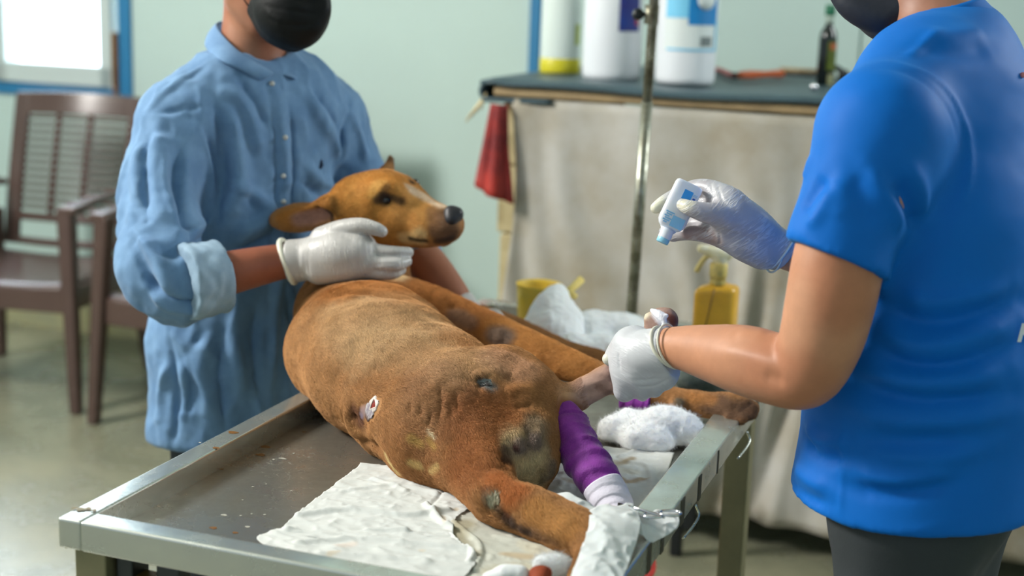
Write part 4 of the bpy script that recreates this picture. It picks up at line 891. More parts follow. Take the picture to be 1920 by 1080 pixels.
FL = [([(513, 160), (530, 240), (533, 330), (530, 400), (520, 520), (512, 640), (505, 760)], .010, .0055), ([(527, 165), (546, 250), (548, 330), (545, 400)], .006, -.0045), ([(500, 170), (516, 250), (518, 340), (514, 430), (500, 560)], .005, -.0035),
 ([(345, 205), (385, 270), (398, 340), (392, 420), (375, 480)], .007, .005), ([(355, 220), (400, 290), (412, 360), (405, 440)], .010, -.007),
 ([(388, 120), (330, 160), (285, 205)], .006, .004), ([(300, 215), (340, 205), (385, 200)], .006, -.003), ([(420, 150), (470, 220), (490, 300)], .016, .007), ([(450, 150), (500, 240)], .010, -.006), ([(420, 180), (440, 260), (450, 340), (430, 420)], .018, .010), ([(400, 200), (420, 290), (425, 380)], .010, -.007),
 ([(300, 240), (290, 320), (300, 400), (330, 450)], .018, .008), ([(340, 260), (330, 340), (350, 420), (370, 460)], .012, -.008), ([(270, 260), (255, 330), (262, 400)], .014, .007), ([(285, 250), (275, 330), (280, 420)], .008, -.006), ([(310, 280), (310, 360), (335, 440)], .008, .006),
 ([(330, 440), (370, 430), (400, 400)], .010, .007), ([(320, 470), (365, 455), (400, 440)], .008, -.008), ([(290, 470), (320, 480), (345, 470)], .010, -.006), ([(265, 440), (300, 500), (330, 560)], .016, .009), ([(250, 430), (270, 500), (300, 560)], .010, -.007), ([(275, 540), (320, 575), (380, 580)], .008, .006), ([(270, 520), (330, 560), (390, 565)], .007, -.006), ([(240, 380), (255, 440), (270, 480)], .012, .005),
 ([(440, 440), (490, 420), (520, 380)], .014, .007), ([(430, 470), (480, 455), (520, 430)], .010, -.007), ([(420, 340), (470, 360), (510, 400)], .012, .005),
 ([(300, 610), (310, 700), (300, 800), (310, 860)], .012, .007), ([(320, 620), (335, 720), (325, 840)], .008, -.006), ([(350, 600), (345, 700), (350, 800)], .016, .006), ([(400, 610), (380, 690), (395, 790)], .014, .006), ([(420, 620), (410, 700), (420, 800)], .009, -.006), ([(450, 560), (440, 660), (460, 760)], .018, .007), ([(480, 560), (475, 660), (480, 740)], .012, -.008), ([(392, 600), (370, 640), (350, 660)], .010, -.005), ([(330, 640), (360, 720), (350, 790)], .006, -.004),
 ([(560, 170), (600, 220), (640, 300)], .016, .006), ([(590, 180), (630, 240)], .008, -.005), ([(655, 200), (640, 260), (650, 340)], .008, -.006), ([(660, 215), (680, 270), (690, 310)], .010, .005), ([(560, 300), (600, 340), (640, 350)], .014, .006), ([(560, 340), (610, 380)], .010, -.006), ([(545, 420), (590, 380), (640, 360)], .012, .005), ([(540, 560), (550, 640), (545, 700)], .012, -.008), ([(520, 500), (545, 560), (550, 600)], .010, .006)]
FL = [(a, b*.9, c*2.0) for a, b, c in FL]
V = folds(V, F, FL); N_ = normals(V, F); rdg = 1-np.abs(vnoise(V*np.array([1, 1, .5]), 14, 17, 2))*2.6; V = V+N_*(.0045*vnoise(V*np.array([1, 1, .55]), 22, 7, 2)+.0055*np.clip(rdg, 0, 1)**2+.0012*vnoise(V, 70, 9))[:, None]
V = lap(V, F, 1); shirt = mk('shirt', (V, F), M['denim'], lm); pkS = Pick(V)
for (px, py) in ((510, 157), (534, 258), (530, 330), (530, 378)): sub('shirt_button', ball(pkS(px, py)-fwd*.001, .0052), mat('grey_button', lin(196, 196, 190), .3), shirt)
M['emb'] = mat('dark_embroidery', lin(32, 44, 70), .8)
ec_ = pkS(604, 308); sub('embroidered_emblem', merge(*[ball(ec_+RT_*a*.001+UP_*b*.001-fwd*.0015, r*.001) for a, b, r in ((0, 8, 2.5), (0, 3, 3.5), (-3, -2, 3), (3, -2, 3), (0, -6, 4), (-4, 4, 1.6), (4, 4, 1.6))]), M['emb'], shirt)
# rolled cuffs
def cuffroll(name, a, b, r0, r1, m, parent, inner, h=.004):
    B = Body(h); B.chain([(a, r0), (b, r1)], k=.01, n=1); ax = b-a; ax /= np.linalg.norm(ax)
    B.half(b, ax, k=.008); B.half(a, -ax, k=.008); B.chain([(a+(b-a)*.45, inner*.9), (b+ax*.03, inner)], k=.005, op='-', n=1)
    V, F = B.build(smooth=1); t = ((V-a)@ax); N = normals(V, F)
    rid = .0009*np.sin(t*260+6*vnoise(V, 20, 4))+.005*vnoise(V, 30, 8, 2); V = V+N*rid[:, None]
    return mk(name, (V, F), m, parent)
M['cuffd'] = mat('denim_cuff_inside', lin(140, 164, 182), .85, color2=lin(120, 146, 168), vscale=20, bump=.3, bscale=700, bdist=.0008)
cuffroll('sleeve_cuff', at(345, 530, 2.515), at(417, 519, 2.555), .071, .064, M['cuffd'], lm, .052)
cuffroll('sleeve_cuff', at(762, 458, 2.89), at(797, 490, 2.87), .050, .046, M['cuffd'], lm, .042)
# collar
def strip(name, tops, bots, m, parent, th=.0035, extra=None):
    A = catmull([at(p[0], p[1], p[2]+.045) for p in tops], 5); Bm = catmull([at(p[0], p[1], p[2]+.045) for p in bots], 5); n = len(A); V = []; F = []; K = 6
    for j in range(K):
        v = j/(K-1)
        for i in range(n):
            p = A[i]*(1-v)+Bm[i]*v; out = p-at(478, 110, 2.76); out[2] = 0; out /= np.linalg.norm(out)+1e-6; V.append(p+out*.006*math.sin(v*3.14))
    for j in range(K-1):
        for i in range(n-1): F.append((j*n+i, j*n+i+1, (j+1)*n+i+1, (j+1)*n+i))
    return mk(name, (np.array(V), F), m, parent, solid=th, subsurf=1)
strip('collar', [(515, 137, 2.685), (480, 117, 2.675), (440, 88, 2.675), (408, 52, 2.73), (414, 40, 2.80), (455, 38, 2.85), (505, 62, 2.86), (535, 92, 2.83), (538, 105, 2.78), (519, 138, 2.70)],
      [(487, 152, 2.672), (455, 134, 2.655), (410, 112, 2.655), (385, 88, 2.725), (396, 70, 2.83), (450, 60, 2.90), (520, 84, 2.91), (560, 110, 2.86), (562, 128, 2.80), (556, 150, 2.715)], M['denim'], lm)
# face mask of the first man
B = Body(.003)
PHf = faceL/np.linalg.norm(faceL)
B.ell(at(547, 15, 2.628), (.062, .066, .068), (PHf, np.array([0, 0, 1.]), np.cross(PHf, [0, 0, 1.])), k=.02)
B.chain([sph(540, -20, 2.64, 66), sph(556, 30, 2.615, 56), sph(560, 62, 2.615, 30), sph(556, 78, 2.63, 16)], k=.03)
B.chain([sph(600, -10, 2.585, 16), sph(606, 18, 2.585, 14), sph(590, 45, 2.59, 16)], k=.02)
B.chain([sph(480, 20, 2.67, 17), sph(505, 55, 2.655, 20), sph(540, 75, 2.64, 18)], k=.02)
B.chain([sph(478, 5, 2.66, 8), sph(500, 10, 2.64, 14)], k=.01)
V, F = B.build(smooth=2)
V = folds(V, F, [([(500, -10), (560, 0), (605, 5)], .004, -.003), ([(500, 12), (560, 22), (600, 25)], .004, -.003), ([(505, 35), (560, 48), (590, 45)], .004, -.0025), ([(500, 20), (530, 45)], .006, .002), ([(530, 60), (560, 70)], .005, -.002)])
mkL = mk('face_mask', (V, F), M['mask'], lm)
sub('mask_strap', tube(catmull([PH(-.02, .03, -.078*-1), at(455, -25, 2.66), at(458, 2, 2.655), at(472, 18, 2.655)]), .0014, 6), M['mask'], mkL) if False else sub('mask_strap', tube(catmull([at(440, -60, 2.67), at(450, -18, 2.662), at(462, 6, 2.66), at(478, 24, 2.662)]), .0016, 6), M['mask'], mkL)
B = Body(.005); f_, u_ = PHf, np.array([0, 0, 1.]); r_ = np.cross(f_, u_)
B.ell(PH(-.022, .058, 0), (.100, .092, .084), (f_, u_, r_), k=.01); B.chain([(PH(-.085, .0, .03), .035), (PH(-.085, -.03, -.0), .03), (PH(-.085, .0, -.03), .035)], k=.03)
B.half(PH(.052, .055, 0), f_*.8-u_*.6, k=.02); B.half(PH(0, -.062, 0), -u_, k=.01)
V, F = B.build(); V = V+normals(V, F)*(.003*vnoise(V*np.array([1, 1, .3]), 90, 3))[:, None]; mk('hair', (V, F), M['hair'], lm)
# gloves
GM = {}
def hand_glove(name, parent, chains, m, wr=None, h=.002, k=.007, wrinkle=.0005, wdir=None, strokes=None, col=None, cuff=None, webs=None):
    B = Body(h)
    for c in chains: B.chain([sph(*q) for q in c], k=k)
    for c in (webs or []): B.chain([sph(*q) for q in c], k=.018)
    if cuff:
        c, ax, rr, th = cuff; B.half(c, ax, k=.002)
    V, F = B.build(smooth=2)
    if strokes: V = folds(V, F, strokes)
    N = normals(V, F)
    if wdir is not None: V = V+N*(wrinkle*np.sin((V@np.array(wdir))*900+5*vnoise(V, 25, 2))*np.clip(vnoise(V, 18, 6)+.45, 0, 1))[:, None]
    kw = {}
    if col is not None: kw['col'] = col(V)
    g = mk(name, (V, F), m, parent, **kw)
    return g, V, F
def ring(c, ax, rx, ry, th, xd, m, parent, wob=.002, name='cuff_roll', open_=0):
    ax = np.array(ax, float); ax /= np.linalg.norm(ax); xd = np.array(xd, float); xd -= ax*(xd@ax); xd /= np.linalg.norm(xd); yd = np.cross(ax, xd); P = []
    for i in range(41): a = 2*math.pi*i/40; P.append(c+xd*math.cos(a)*rx+yd*math.sin(a)*ry+ax*wob*math.sin(a*2+1))
    return sub(name, tube(P, th, 8), m, parent)
aw = at(620, 485, 2.60)-at(540, 492, 2.61); aw /= np.linalg.norm(aw)
g, V, F = hand_glove('glove', lm, [
  [(545, 490, 2.612, 41), (575, 486, 2.612, 40), (610, 480, 2.60, 44), (640, 476, 2.59, 46), (668, 474, 2.585, 42)],
  [(600, 500, 2.60, 34), (650, 496, 2.585, 34), (690, 492, 2.58, 30)],
  [(605, 448, 2.60, 24), (640, 432, 2.585, 20), (675, 424, 2.570, 16), (704, 429, 2.566, 13), (716, 434, 2.568, 11)],
  [(668, 466, 2.585, 21), (708, 471, 2.575, 14), (740, 474, 2.573, 13), (766, 473, 2.585, 10)],
  [(680, 486, 2.58, 20), (715, 495, 2.563, 14), (742, 496, 2.564, 13), (763, 490, 2.58, 10)],
  [(675, 503, 2.585, 18), (710, 512, 2.570, 13), (736, 512, 2.572, 12), (752, 506, 2.585, 10)],
  [(665, 512, 2.59, 16), (700, 516, 2.585, 12), (722, 515, 2.59, 10)]],
  glove_mat('latex_glove_wrinkled', lin(184, 181, 177), lin(220, 217, 208), aw, UP_, 220, 24, .5), wdir=aw, wrinkle=.0, webs=[[(630, 452, 2.59, 20), (650, 458, 2.59, 16)]], k=.004, cuff=(at(541, 490, 2.612), -aw, .04, .004),
  strokes=[([(572, 450), (566, 490), (572, 528)], .004, .0012), ([(583, 448), (578, 490), (586, 530)], .003, -.001), ([(640, 440), (665, 455)], .004, -.001), ([(700, 475), (735, 478), (760, 474)], .003, -.0018), ([(700, 496), (740, 495)], .003, -.0015), ([(716, 470), (716, 482)], .002, .001), ([(655, 430), (650, 442)], .002, .0009)])
ring(at(541, 490, 2.612), aw+UP_*.22, .036, .0405, .0055, fwd, M['cuff'], g, name='cuff_roll')
g, V, F = hand_glove('glove', lm, [[(840, 548, 2.83, 38), (866, 582, 2.812, 34), (890, 610, 2.80, 34)], [(895, 600, 2.79, 14), (925, 590, 2.77, 12), (940, 600, 2.75, 10)], [(900, 615, 2.79, 14), (930, 620, 2.76, 12), (945, 640, 2.72, 10)], [(895, 625, 2.79, 13), (920, 640, 2.76, 11), (935, 655, 2.73, 10)], [(885, 630, 2.79, 12), (905, 650, 2.77, 11), (915, 665, 2.75, 9)], [(870, 605, 2.79, 14), (865, 640, 2.77, 12), (880, 660, 2.74, 10)]], M['glove'], cuff=(at(858, 570, 2.82), at(830, 540, 2.83)-at(870, 590, 2.81), .03, .003))
# trousers, shoes
def legs(parent, hip, sd, fdir, hr=.10, hx=.155, gap=.088, top=.0, h=.008, m='trou', low=.09):
    B = Body(h)
    for sg in (-1, 1):
        hp = hip+sd*gap*sg; B.chain([(hp, hr+.01), (hp+np.array([0, 0, -.15]), max(hr-.005, .058)), (hp+np.array([0, 0, -.36]), max(hr-.028, .056)), (hp+np.array([0, 0, -.5]), max(hr-.036, .054)), (np.array([hp[0], hp[1], low+.03]), max(hr-.042, .050))], k=.03)
    B.ec(hip+np.array([0, 0, .10]), hip+np.array([0, 0, -.02]), (hx, hx*.66), (hx+.01, hx*.7), sd, k=.03)
    B.chain([(hip+np.array([0, 0, -.05]), .09), (hip+np.array([0, 0, -.24]), .075)], k=.03)
    B.half(np.array([0, 0, low]), (0, 0, -1.), k=.01); B.half(hip+np.array([0, 0, .13+top]), (0, 0, 1.), k=.01)
    V, F = B.build(smooth=2); V = V+normals(V, F)*(.005*vnoise(V*np.array([1, 1, .5]), 12, 3, 2))[:, None]; mk('trousers', (V, F), M[m], parent)
    for sg in (-1, 1):
        hp = hip+sd*.095*sg; a = np.array([hp[0], hp[1], .045])-fdir*.06; b = a+fdir*.12; c = a+fdir*.20
        S = Body(.005); S.chain([(a, .043), (a+np.array([0, 0, .04]), .04)], k=.02); S.chain([(a, .042), (b, .042), (c-np.array([0, 0, .012]), .03)], k=.03); S.half(np.array([0, 0, .003]), (0, 0, -1.), k=.004)
        mk('shoe', S.build(), M['shoe'], parent)
fdl = np.cross([0, 0, 1.], SD); fdl = fdl*(-1 if fdl@fwd > 0 else 1)
legs(lm, np.array([hipc[0], hipc[1], .78]), SD, fdl, hr=.050, hx=.115, gap=.074, top=-.20)
# ------------------------------------------------------------------ man in the blue sports shirt
rm = empty('person', rt(.02, 2.0, 0), 'person in a bright blue sports shirt holding a small white bottle over the dog', 'person')
rl, rr_ = at(1650, 245, 1.86), at(1835, 215, 2.20); RD = rl-rr_; RD[2] = 0; RD /= np.linalg.norm(RD); FD = np.cross(RD, [0, 0, 1.]); FD = FD if FD@RT_ < 0 else -FD
hR = at(1727, 1010, 2.10)
def rm_torso(B, i, j=0):
    B.ec(at(1770, 200, 2.04), at(1768, 430, 2.03), (.165+i, .115+i), (.170+i, .128+i), RD, k=.05)
    B.ec(at(1768, 430, 2.03), at(1752, 700, 2.06), (.170+i, .128+i), (.186+i*1.2, .156+i*1.5), RD, k=.04)
    B.ec(at(1752, 700, 2.06), at(1724, 950, 2.085), (.186+i*1.2-j, .156+i*1.5-j), (.194+i*1.5-j*1.3, .168+i*1.8-j*1.3), RD, k=.04)
    B.chain([(at(1778, 108, 2.03), .054+i), (at(1712, 162, 1.95), .058+i), (rl, .070+i)], k=.05); B.chain([(at(1790, 95, 2.06), .060+i), (at(1830, 150, 2.14), .060+i), (rr_, .066+i)], k=.05)
aL = [(1655, 255, 1.86, 88), (1610, 380, 1.85, 88), (1575, 480, 1.85, 86), (1558, 560, 1.855, 84), (1538, 640, 1.87, 78), (1508, 698, 1.89, 69), (1455, 692, 1.92, 68), (1395, 675, 1.96, 66), (1330, 661, 2.01, 53), (1275, 652, 2.05, 41), (1235, 655, 2.075, 37), (1205, 665, 2.09, 36)]
aR = [(1835, 230, 2.20, 75), (1790, 380, 2.26, 66), (1720, 520, 2.28, 55), (1620, 500, 2.24, 52), (1530, 480, 2.19, 44), (1470, 468, 2.17, 36), (1420, 440, 2.16, 34), (1390, 425, 2.15, 34)]
B = Body(.0055); rm_torso(B, -.014, .06)
B.chain([sph(1775, 110, 2.04, 82), sph(1755, 40, 2.06, 76), sph(1735, -40, 2.08, 76)], k=.04)
faceR = at(1540, 60, 2.12)-at(1720, -60, 2.10)
PR = person_head(B, at(1716, -112, 2.10), faceR, UP_*.8+RT_*-.35)
B.chain([sph(*q) for q in aL], k=.035); B.chain([sph(*q) for q in aR], k=.03)
for sg in (-1, 1):
    hp = np.array([hR[0], hR[1], .78])+RD*.09*sg; B.chain([(hp, .06), (hp+np.array([0, 0, -.33]), .048), (hp+np.array([0, 0, -.5]), .052), (np.array([hp[0], hp[1], .09]), .032)], k=.04)
V, F = B.build(smooth=2); SK2 = np.array(lin(196, 138, 104)); C = np.tile(SK2, (len(V), 1)); C = spots(V, C, [([(1500, 720), (1440, 690)], .05, np.array(lin(178, 116, 84)), .7), ([(1590, 560), (1600, 480)], .05, np.array(lin(178, 112, 78)), .7), ([(1490, 560), (1480, 620)], .03, np.array(lin(206, 152, 118)), .6), ([(1720, 20), (1750, 40)], .05, np.array(lin(150, 104, 86)), .8)])
V = folds(V, F, [([(1345, 655), (1420, 668), (1470, 690)], .012, .003), ([(1430, 705), (1470, 715)], .008, -.003), ([(1380, 625), (1440, 625)], .016, .003)])
mk('body', (V, F), M['skinL'], rm, col=C); eyes(PR, rm)
B = Body(.0055); rm_torso(B, .010)
sl_c = at(1571, 487, 1.85); sl_n = at(1556, 560, 1.855)-at(1588, 440, 1.85); sl_n /= np.linalg.norm(sl_n); sl_n = sl_n-RT_*.16; sl_n /= np.linalg.norm(sl_n)
B.chain([sph(1655, 250, 1.86, 100), sph(1612, 360, 1.85, 103), sph(1580, 440, 1.85, 101), sph(1568, 490, 1.85, 100), sph(1556, 540, 1.85, 100)], k=.045, sq=(sl_c, sl_n))
B.chain([sph(1835, 225, 2.20, 88), sph(1800, 350, 2.25, 84), sph(1765, 430, 2.27, 80)], k=.04)
B.chain([(sl_c+sl_n*.050, .062), (sl_c+sl_n*.052, .062)], k=.004, op='-', n=1)
B.chain([sph(1764, 78, 2.04, 72), sph(1735, 20, 2.06, 92)], k=.008, op='-')
h1 = at(1680, 1006, 1.90)
B.half(h1, np.array([0, 0, -1.])+RT_*.05, k=.006)
V, F = B.build(smooth=1)
FR = [([(1655, 115), (1720, 130), (1785, 180), (1815, 260), (1815, 340), (1790, 420)], .005, .003), ([(1645, 125), (1710, 140), (1770, 190), (1800, 270)], .006, -.002),
 ([(1620, 310), (1650, 350), (1680, 400), (1690, 440)], .010, .006), ([(1600, 320), (1620, 380), (1640, 430)], .012, -.004), ([(1670, 330), (1700, 380), (1720, 430)], .010, -.008), ([(1690, 300), (1730, 360), (1740, 410)], .012, .006), ([(1550, 330), (1520, 370), (1500, 400)], .012, -.006), ([(1560, 350), (1535, 400), (1510, 430)], .010, .005), ([(1580, 330), (1570, 420)], .012, .003), ([(1520, 290), (1505, 340)], .012, .004),
 ([(1485, 428), (1560, 470), (1655, 500)], .003, .0015), ([(1486, 418), (1560, 460), (1658, 490)], .003, -.001),
 ([(1655, 520), (1720, 560), (1800, 560), (1900, 530)], .012, .007), ([(1640, 560), (1710, 600), (1800, 600), (1910, 560)], .010, -.008), ([(1625, 600), (1700, 645), (1800, 640), (1915, 600)], .012, .008), ([(1620, 640), (1700, 680), (1800, 680), (1915, 640)], .009, -.008), ([(1600, 680), (1690, 715), (1790, 715), (1900, 690)], .012, .008), ([(1590, 710), (1680, 745), (1780, 750), (1900, 735)], .009, -.008), ([(1570, 750), (1670, 785), (1780, 790), (1910, 770)], .012, .006), ([(1480, 790), (1540, 830), (1600, 830)], .010, .007), ([(1475, 815), (1530, 855), (1590, 860)], .009, -.007), ([(1590, 880), (1680, 900), (1800, 880)], .012, .007), ([(1580, 910), (1680, 925), (1800, 905)], .010, -.007), ([(1480, 870), (1520, 900), (1560, 920)], .011, .006), ([(1470, 900), (1520, 935), (1560, 945)], .008, -.005), ([(1600, 820), (1700, 830), (1820, 820)], .012, -.006), ([(1640, 850), (1740, 860), (1860, 840)], .012, .006),
 ([(1582, 800), (1578, 900), (1570, 990)], .004, .0025), ([(1720, 60), (1780, 70), (1850, 60)], .016, .003), ([(1700, 90), (1780, 100), (1860, 90)], .014, -.003), ([(1760, 60), (1700, 110)], .006, .004),
 ([(1470, 960), (1600, 990), (1750, 990), (1900, 930)], .003, .0015)]
FR = [(a, b*1.05, c*1.3) for a, b, c in FR]
V = folds(V, F, FR); V = V+normals(V, F)*(.002*vnoise(V*np.array([1, 1, 1.6]), 16, 7, 2))[:, None]; V = lap(V, F, 1)
tee = mk('shirt', (V, F), M['tee'], rm); pkT = Pick(V)
def letters(txt, px, py, size, m, parent, body, slant=.25):
    fc = bpy.data.curves.new(body, 'FONT'); fc.body = txt; fc.size = size; fc.extrude = .0006; fc.shear = slant; fc.offset = .0008
    fo = bpy.data.objects.new('tmp', fc); COL.objects.link(fo); dgx = bpy.context.evaluated_depsgraph_get(); me = bpy.data.meshes.new_from_object(fo.evaluated_get(dgx)); bpy.data.objects.remove(fo)
    me.name = body; o = bpy.data.objects.new(body, me); COL.objects.link(o)
    p = pkT(px, py); nrm = -(fwd*.9+RD*-.1); X = RT_-nrm*(RT_@nrm)/(nrm@nrm); X /= np.linalg.norm(X); Z = nrm/np.linalg.norm(nrm); Y = np.cross(Z, X)
    o.parent = parent; o.matrix_local = Matrix([(X[i], Y[i], Z[i], (p+Z*.005)[i]-ORG[parent.name][i]) for i in range(3)]+[(0, 0, 0, 1)]); me.materials.clear(); me.materials.append(m); return o
M['print'] = mat('white_print', lin(226, 230, 232), .5)
letters('K', 1901, 640, .034, M['print'], tee, 'printed_letter')
sub('printed_mark', ball(pkT(1916, 142)-fwd*.003, .004), mat('orange_pink_print', lin(210, 130, 130), .5), tee)
# collar
def rcollar():
    c = at(1768, 62, 2.045); P = []; ax = UP_*.9-RT_*.42; ax /= np.linalg.norm(ax); x = RT_-ax*(RT_@ax); x /= np.linalg.norm(x); y = np.cross(ax, x); V = []; n = 48; K = 7
    for j in range(K):
        v = j/(K-1)
        for i in range(n): a = 2*math.pi*i/n; r = .066+.010*v; V.append(c+x*math.cos(a)*r+y*math.sin(a)*r*1.0+ax*(.026-.030*v+.004*math.sin(a*2)))
    return np.array(V), [(j*n+i, j*n+(i+1) % n, (j+1)*n+(i+1) % n, (j+1)*n+i) for j in range(K-1) for i in range(n)]
mk('collar', rcollar(), M['tee'], rm, solid=.004)
# mask, hair
B = Body(.0035); fr_ = faceR/np.linalg.norm(faceR); ur_ = UP_*.8-RT_*.35; ur_ = ur_-fr_*(ur_@fr_); ur_ /= np.linalg.norm(ur_); sr_ = np.cross(fr_, ur_)
B.ell(PR(.078, -.052, 0), (.052, .050, .060), (fr_, ur_, sr_), k=.02); B.chain([(PR(.108, -.04, 0), .022), (PR(.105, -.085, 0), .018), (PR(.075, -.125, 0), .014)], k=.03); B.chain([(PR(.05, -.07, -.052), .018), (PR(.055, -.10, -.03), .018)], k=.02); B.chain([(PR(.05, -.07, .052), .018), (PR(.055, -.10, .03), .018)], k=.02)
B.chain([sph(1568, -22, 2.09, 20), sph(1600, 12, 2.08, 27), sph(1650, 35, 2.07, 24), sph(1690, 25, 2.06, 16)], k=.03)
mk('face_mask', B.build(smooth=2), M['maskR'], rm)
B = Body(.006); B.ell(PR(-.025, .058, 0), (.100, .094, .086), (fr_, ur_, sr_), k=.01); B.chain([(PR(-.085, .0, .03), .04), (PR(-.085, -.03, -.0), .035), (PR(-.085, .0, -.03), .04)], k=.03); B.half(PR(.050, .055, 0), fr_*.8-ur_*.6, k=.02); B.half(PR(0, -.055, 0), -ur_, k=.01)
V, F = B.build(); V = V+normals(V, F)*(.003*vnoise(V*np.array([1, 1, .3]), 90, 3))[:, None]; mk('hair', (V, F), M['hair'], rm)
M['trouR'] = mat('charcoal_trousers', lin(52, 58, 62), .75, bump=.2, bscale=400)
legs(rm, np.array([hR[0], hR[1], .80]), RD, FD, hr=.096, hx=.182, m='trouR', top=-.10)
# left glove gripping the held limb
CR = np.array(lin(222, 222, 226)); CRt = np.array(lin(232, 226, 204))
axw = at(1200, 668, 2.09)-at(1265, 655, 2.055); axw /= np.linalg.norm(axw)
g, V, F = hand_glove('glove', rm, [
  [(1262, 655, 2.06, 44), (1235, 660, 2.07, 46), (1205, 665, 2.085, 46), (1185, 668, 2.10, 38)],
  [(1180, 650, 2.10, 34), (1175, 690, 2.10, 28), (1176, 725, 2.105, 20), (1172, 738, 2.12, 15), (1180, 735, 2.15, 11)],
  [(1205, 690, 2.085, 34), (1203, 715, 2.09, 24), (1204, 735, 2.10, 16), (1205, 742, 2.13, 11)],
  [(1228, 695, 2.08, 30), (1228, 715, 2.085, 22), (1228, 732, 2.10, 14), (1225, 730, 2.13, 10)],
  [(1250, 690, 2.07, 26), (1250, 706, 2.08, 19), (1249, 718, 2.095, 13), (1245, 715, 2.12, 10)],
  [(1195, 640, 2.10, 26), (1165, 650, 2.115, 20), (1147, 665, 2.12, 13), (1143, 675, 2.125, 11)]],
  glove_mat('white_latex_wrinkled', lin(206, 207, 210), lin(226, 228, 232), UP_*.85+RT_*.5, axw, 170, 22, .25), webs=[[(1190, 700, 2.09, 24), (1245, 700, 2.08, 20)], [(1188, 640, 2.11, 24), (1170, 680, 2.11, 22)], [(1172, 700, 2.10, 18), (1168, 730, 2.11, 14)]], wdir=RT_*.3+UP_, wrinkle=.0, cuff=(at(1258, 655, 2.065), -axw, .04, .004),
  strokes=[([(1235, 625), (1250, 665), (1275, 700)], .004, .0016), ([(1225, 630), (1240, 670), (1262, 705)], .003, -.0013), ([(1180, 712), (1220, 712), (1265, 695)], .003, -.0012), ([(1190, 724), (1225, 724), (1258, 708)], .0025, -.0012), ([(1160, 660), (1160, 680), (1163, 695)], .003, -.0015)])
ring(at(1247, 652, 2.06), axw+UP_*-.30, .0298, .0322, .0027, fwd, M['cuff'], g)
ring(at(1257, 650, 2.055), axw+UP_*-.05, .0302, .0330, .0017, fwd, M['cuff'], g)
sub('fingertip', ball(at(1141, 673, 2.118), .0095), M['cuff'], g)
# right glove with the small bottle
M['gloveT'] = mat('thin_latex_glove', (.5, .5, .5), .3, attr='col', var=.05, vscale=40, spec=.6, bump=.25, bscale=120, bdist=.001)
def gcol(V):
    C = np.tile(np.array(lin(172, 168, 172)), (len(V), 1)); p = Pick(V)
    return spots(V, C, [([(1440, 450), (1400, 440), (1380, 460)], .03, np.array(lin(160, 164, 180)), .7), ([(1290, 382), (1275, 388)], .013, np.array(lin(226, 220, 196)), .9), ([(1235, 388), (1225, 395)], .018, np.array(lin(232, 230, 206)), 1.0), ([(1290, 440), (1300, 430), (1330, 445)], .014, np.array(lin(150, 126, 122)), .8), ([(1345, 455)], .014, np.array(lin(160, 140, 134)), .6), ([(1370, 375), (1340, 350)], .016, np.array(lin(196, 196, 198)), .8)], pk=p)
axr = at(1400, 430, 2.15)-at(1460, 470, 2.165); axr /= np.linalg.norm(axr)
g, V, F = hand_glove('glove', rm, [
  [(1475, 478, 2.17, 38), (1440, 456, 2.165, 40), (1405, 430, 2.155, 46), (1375, 405, 2.15, 44)],
  [(1430, 470, 2.16, 36), (1395, 455, 2.15, 34), (1365, 440, 2.15, 28)],
  [(1385, 425, 2.14, 30), (1350, 405, 2.125, 24), (1320, 398, 2.118, 19), (1293, 390, 2.118, 15), (1280, 384, 2.125, 12)],
  [(1365, 380, 2.15, 30), (1335, 356, 2.165, 19), (1305, 352, 2.185, 16), (1275, 362, 2.20, 14), (1245, 378, 2.20, 12), (1230, 390, 2.20, 11)],
  [(1350, 400, 2.16, 24), (1310, 385, 2.19, 16), (1275, 395, 2.205, 14), (1248, 412, 2.20, 11)],
  [(1345, 425, 2.16, 24), (1305, 420, 2.19, 15), (1270, 425, 2.20, 13), (1245, 434, 2.19, 10)],
  [(1360, 445, 2.15, 22), (1325, 440, 2.155, 16), (1295, 437, 2.165, 14), (1272, 440, 2.18, 12), (1262, 444, 2.185, 10)]],
  glove_mat('thin_latex_wrinkled', lin(180, 180, 190), lin(226, 228, 232), axr*.8+UP_*.55, fwd, 170, 26, .4, rough=.34, attr='col'), wdir=RT_*.8+UP_*.6, wrinkle=.0, cuff=(at(1472, 475, 2.17), -axr, .04, .004), col=gcol,
  webs=[[(1360, 385, 2.15, 26), (1365, 420, 2.15, 26)]],
  strokes=[([(1345, 345), (1355, 375), (1370, 385)], .0025, -.0014), ([(1332, 342), (1340, 370)], .0022, -.001), ([(1320, 392), (1322, 412)], .002, -.001), ([(1335, 395), (1335, 418)], .002, .0009), ([(1345, 432), (1350, 452), (1345, 462)], .0025, -.0014), ([(1330, 425), (1380, 440), (1420, 442)], .004, -.0012), ([(1360, 425), (1400, 420)], .003, .001)])
M['clear'] = mat('clear_glove_edge', lin(188, 206, 214), .3)
ring(at(1463, 468, 2.168), axr+UP_*.15, .031, .034, .0024, fwd, M['clear'], g); ring(at(1456, 470, 2.168), axr-UP_*.25, .030, .034, .0016, fwd, M['clear'], g, name='cuff_crease')
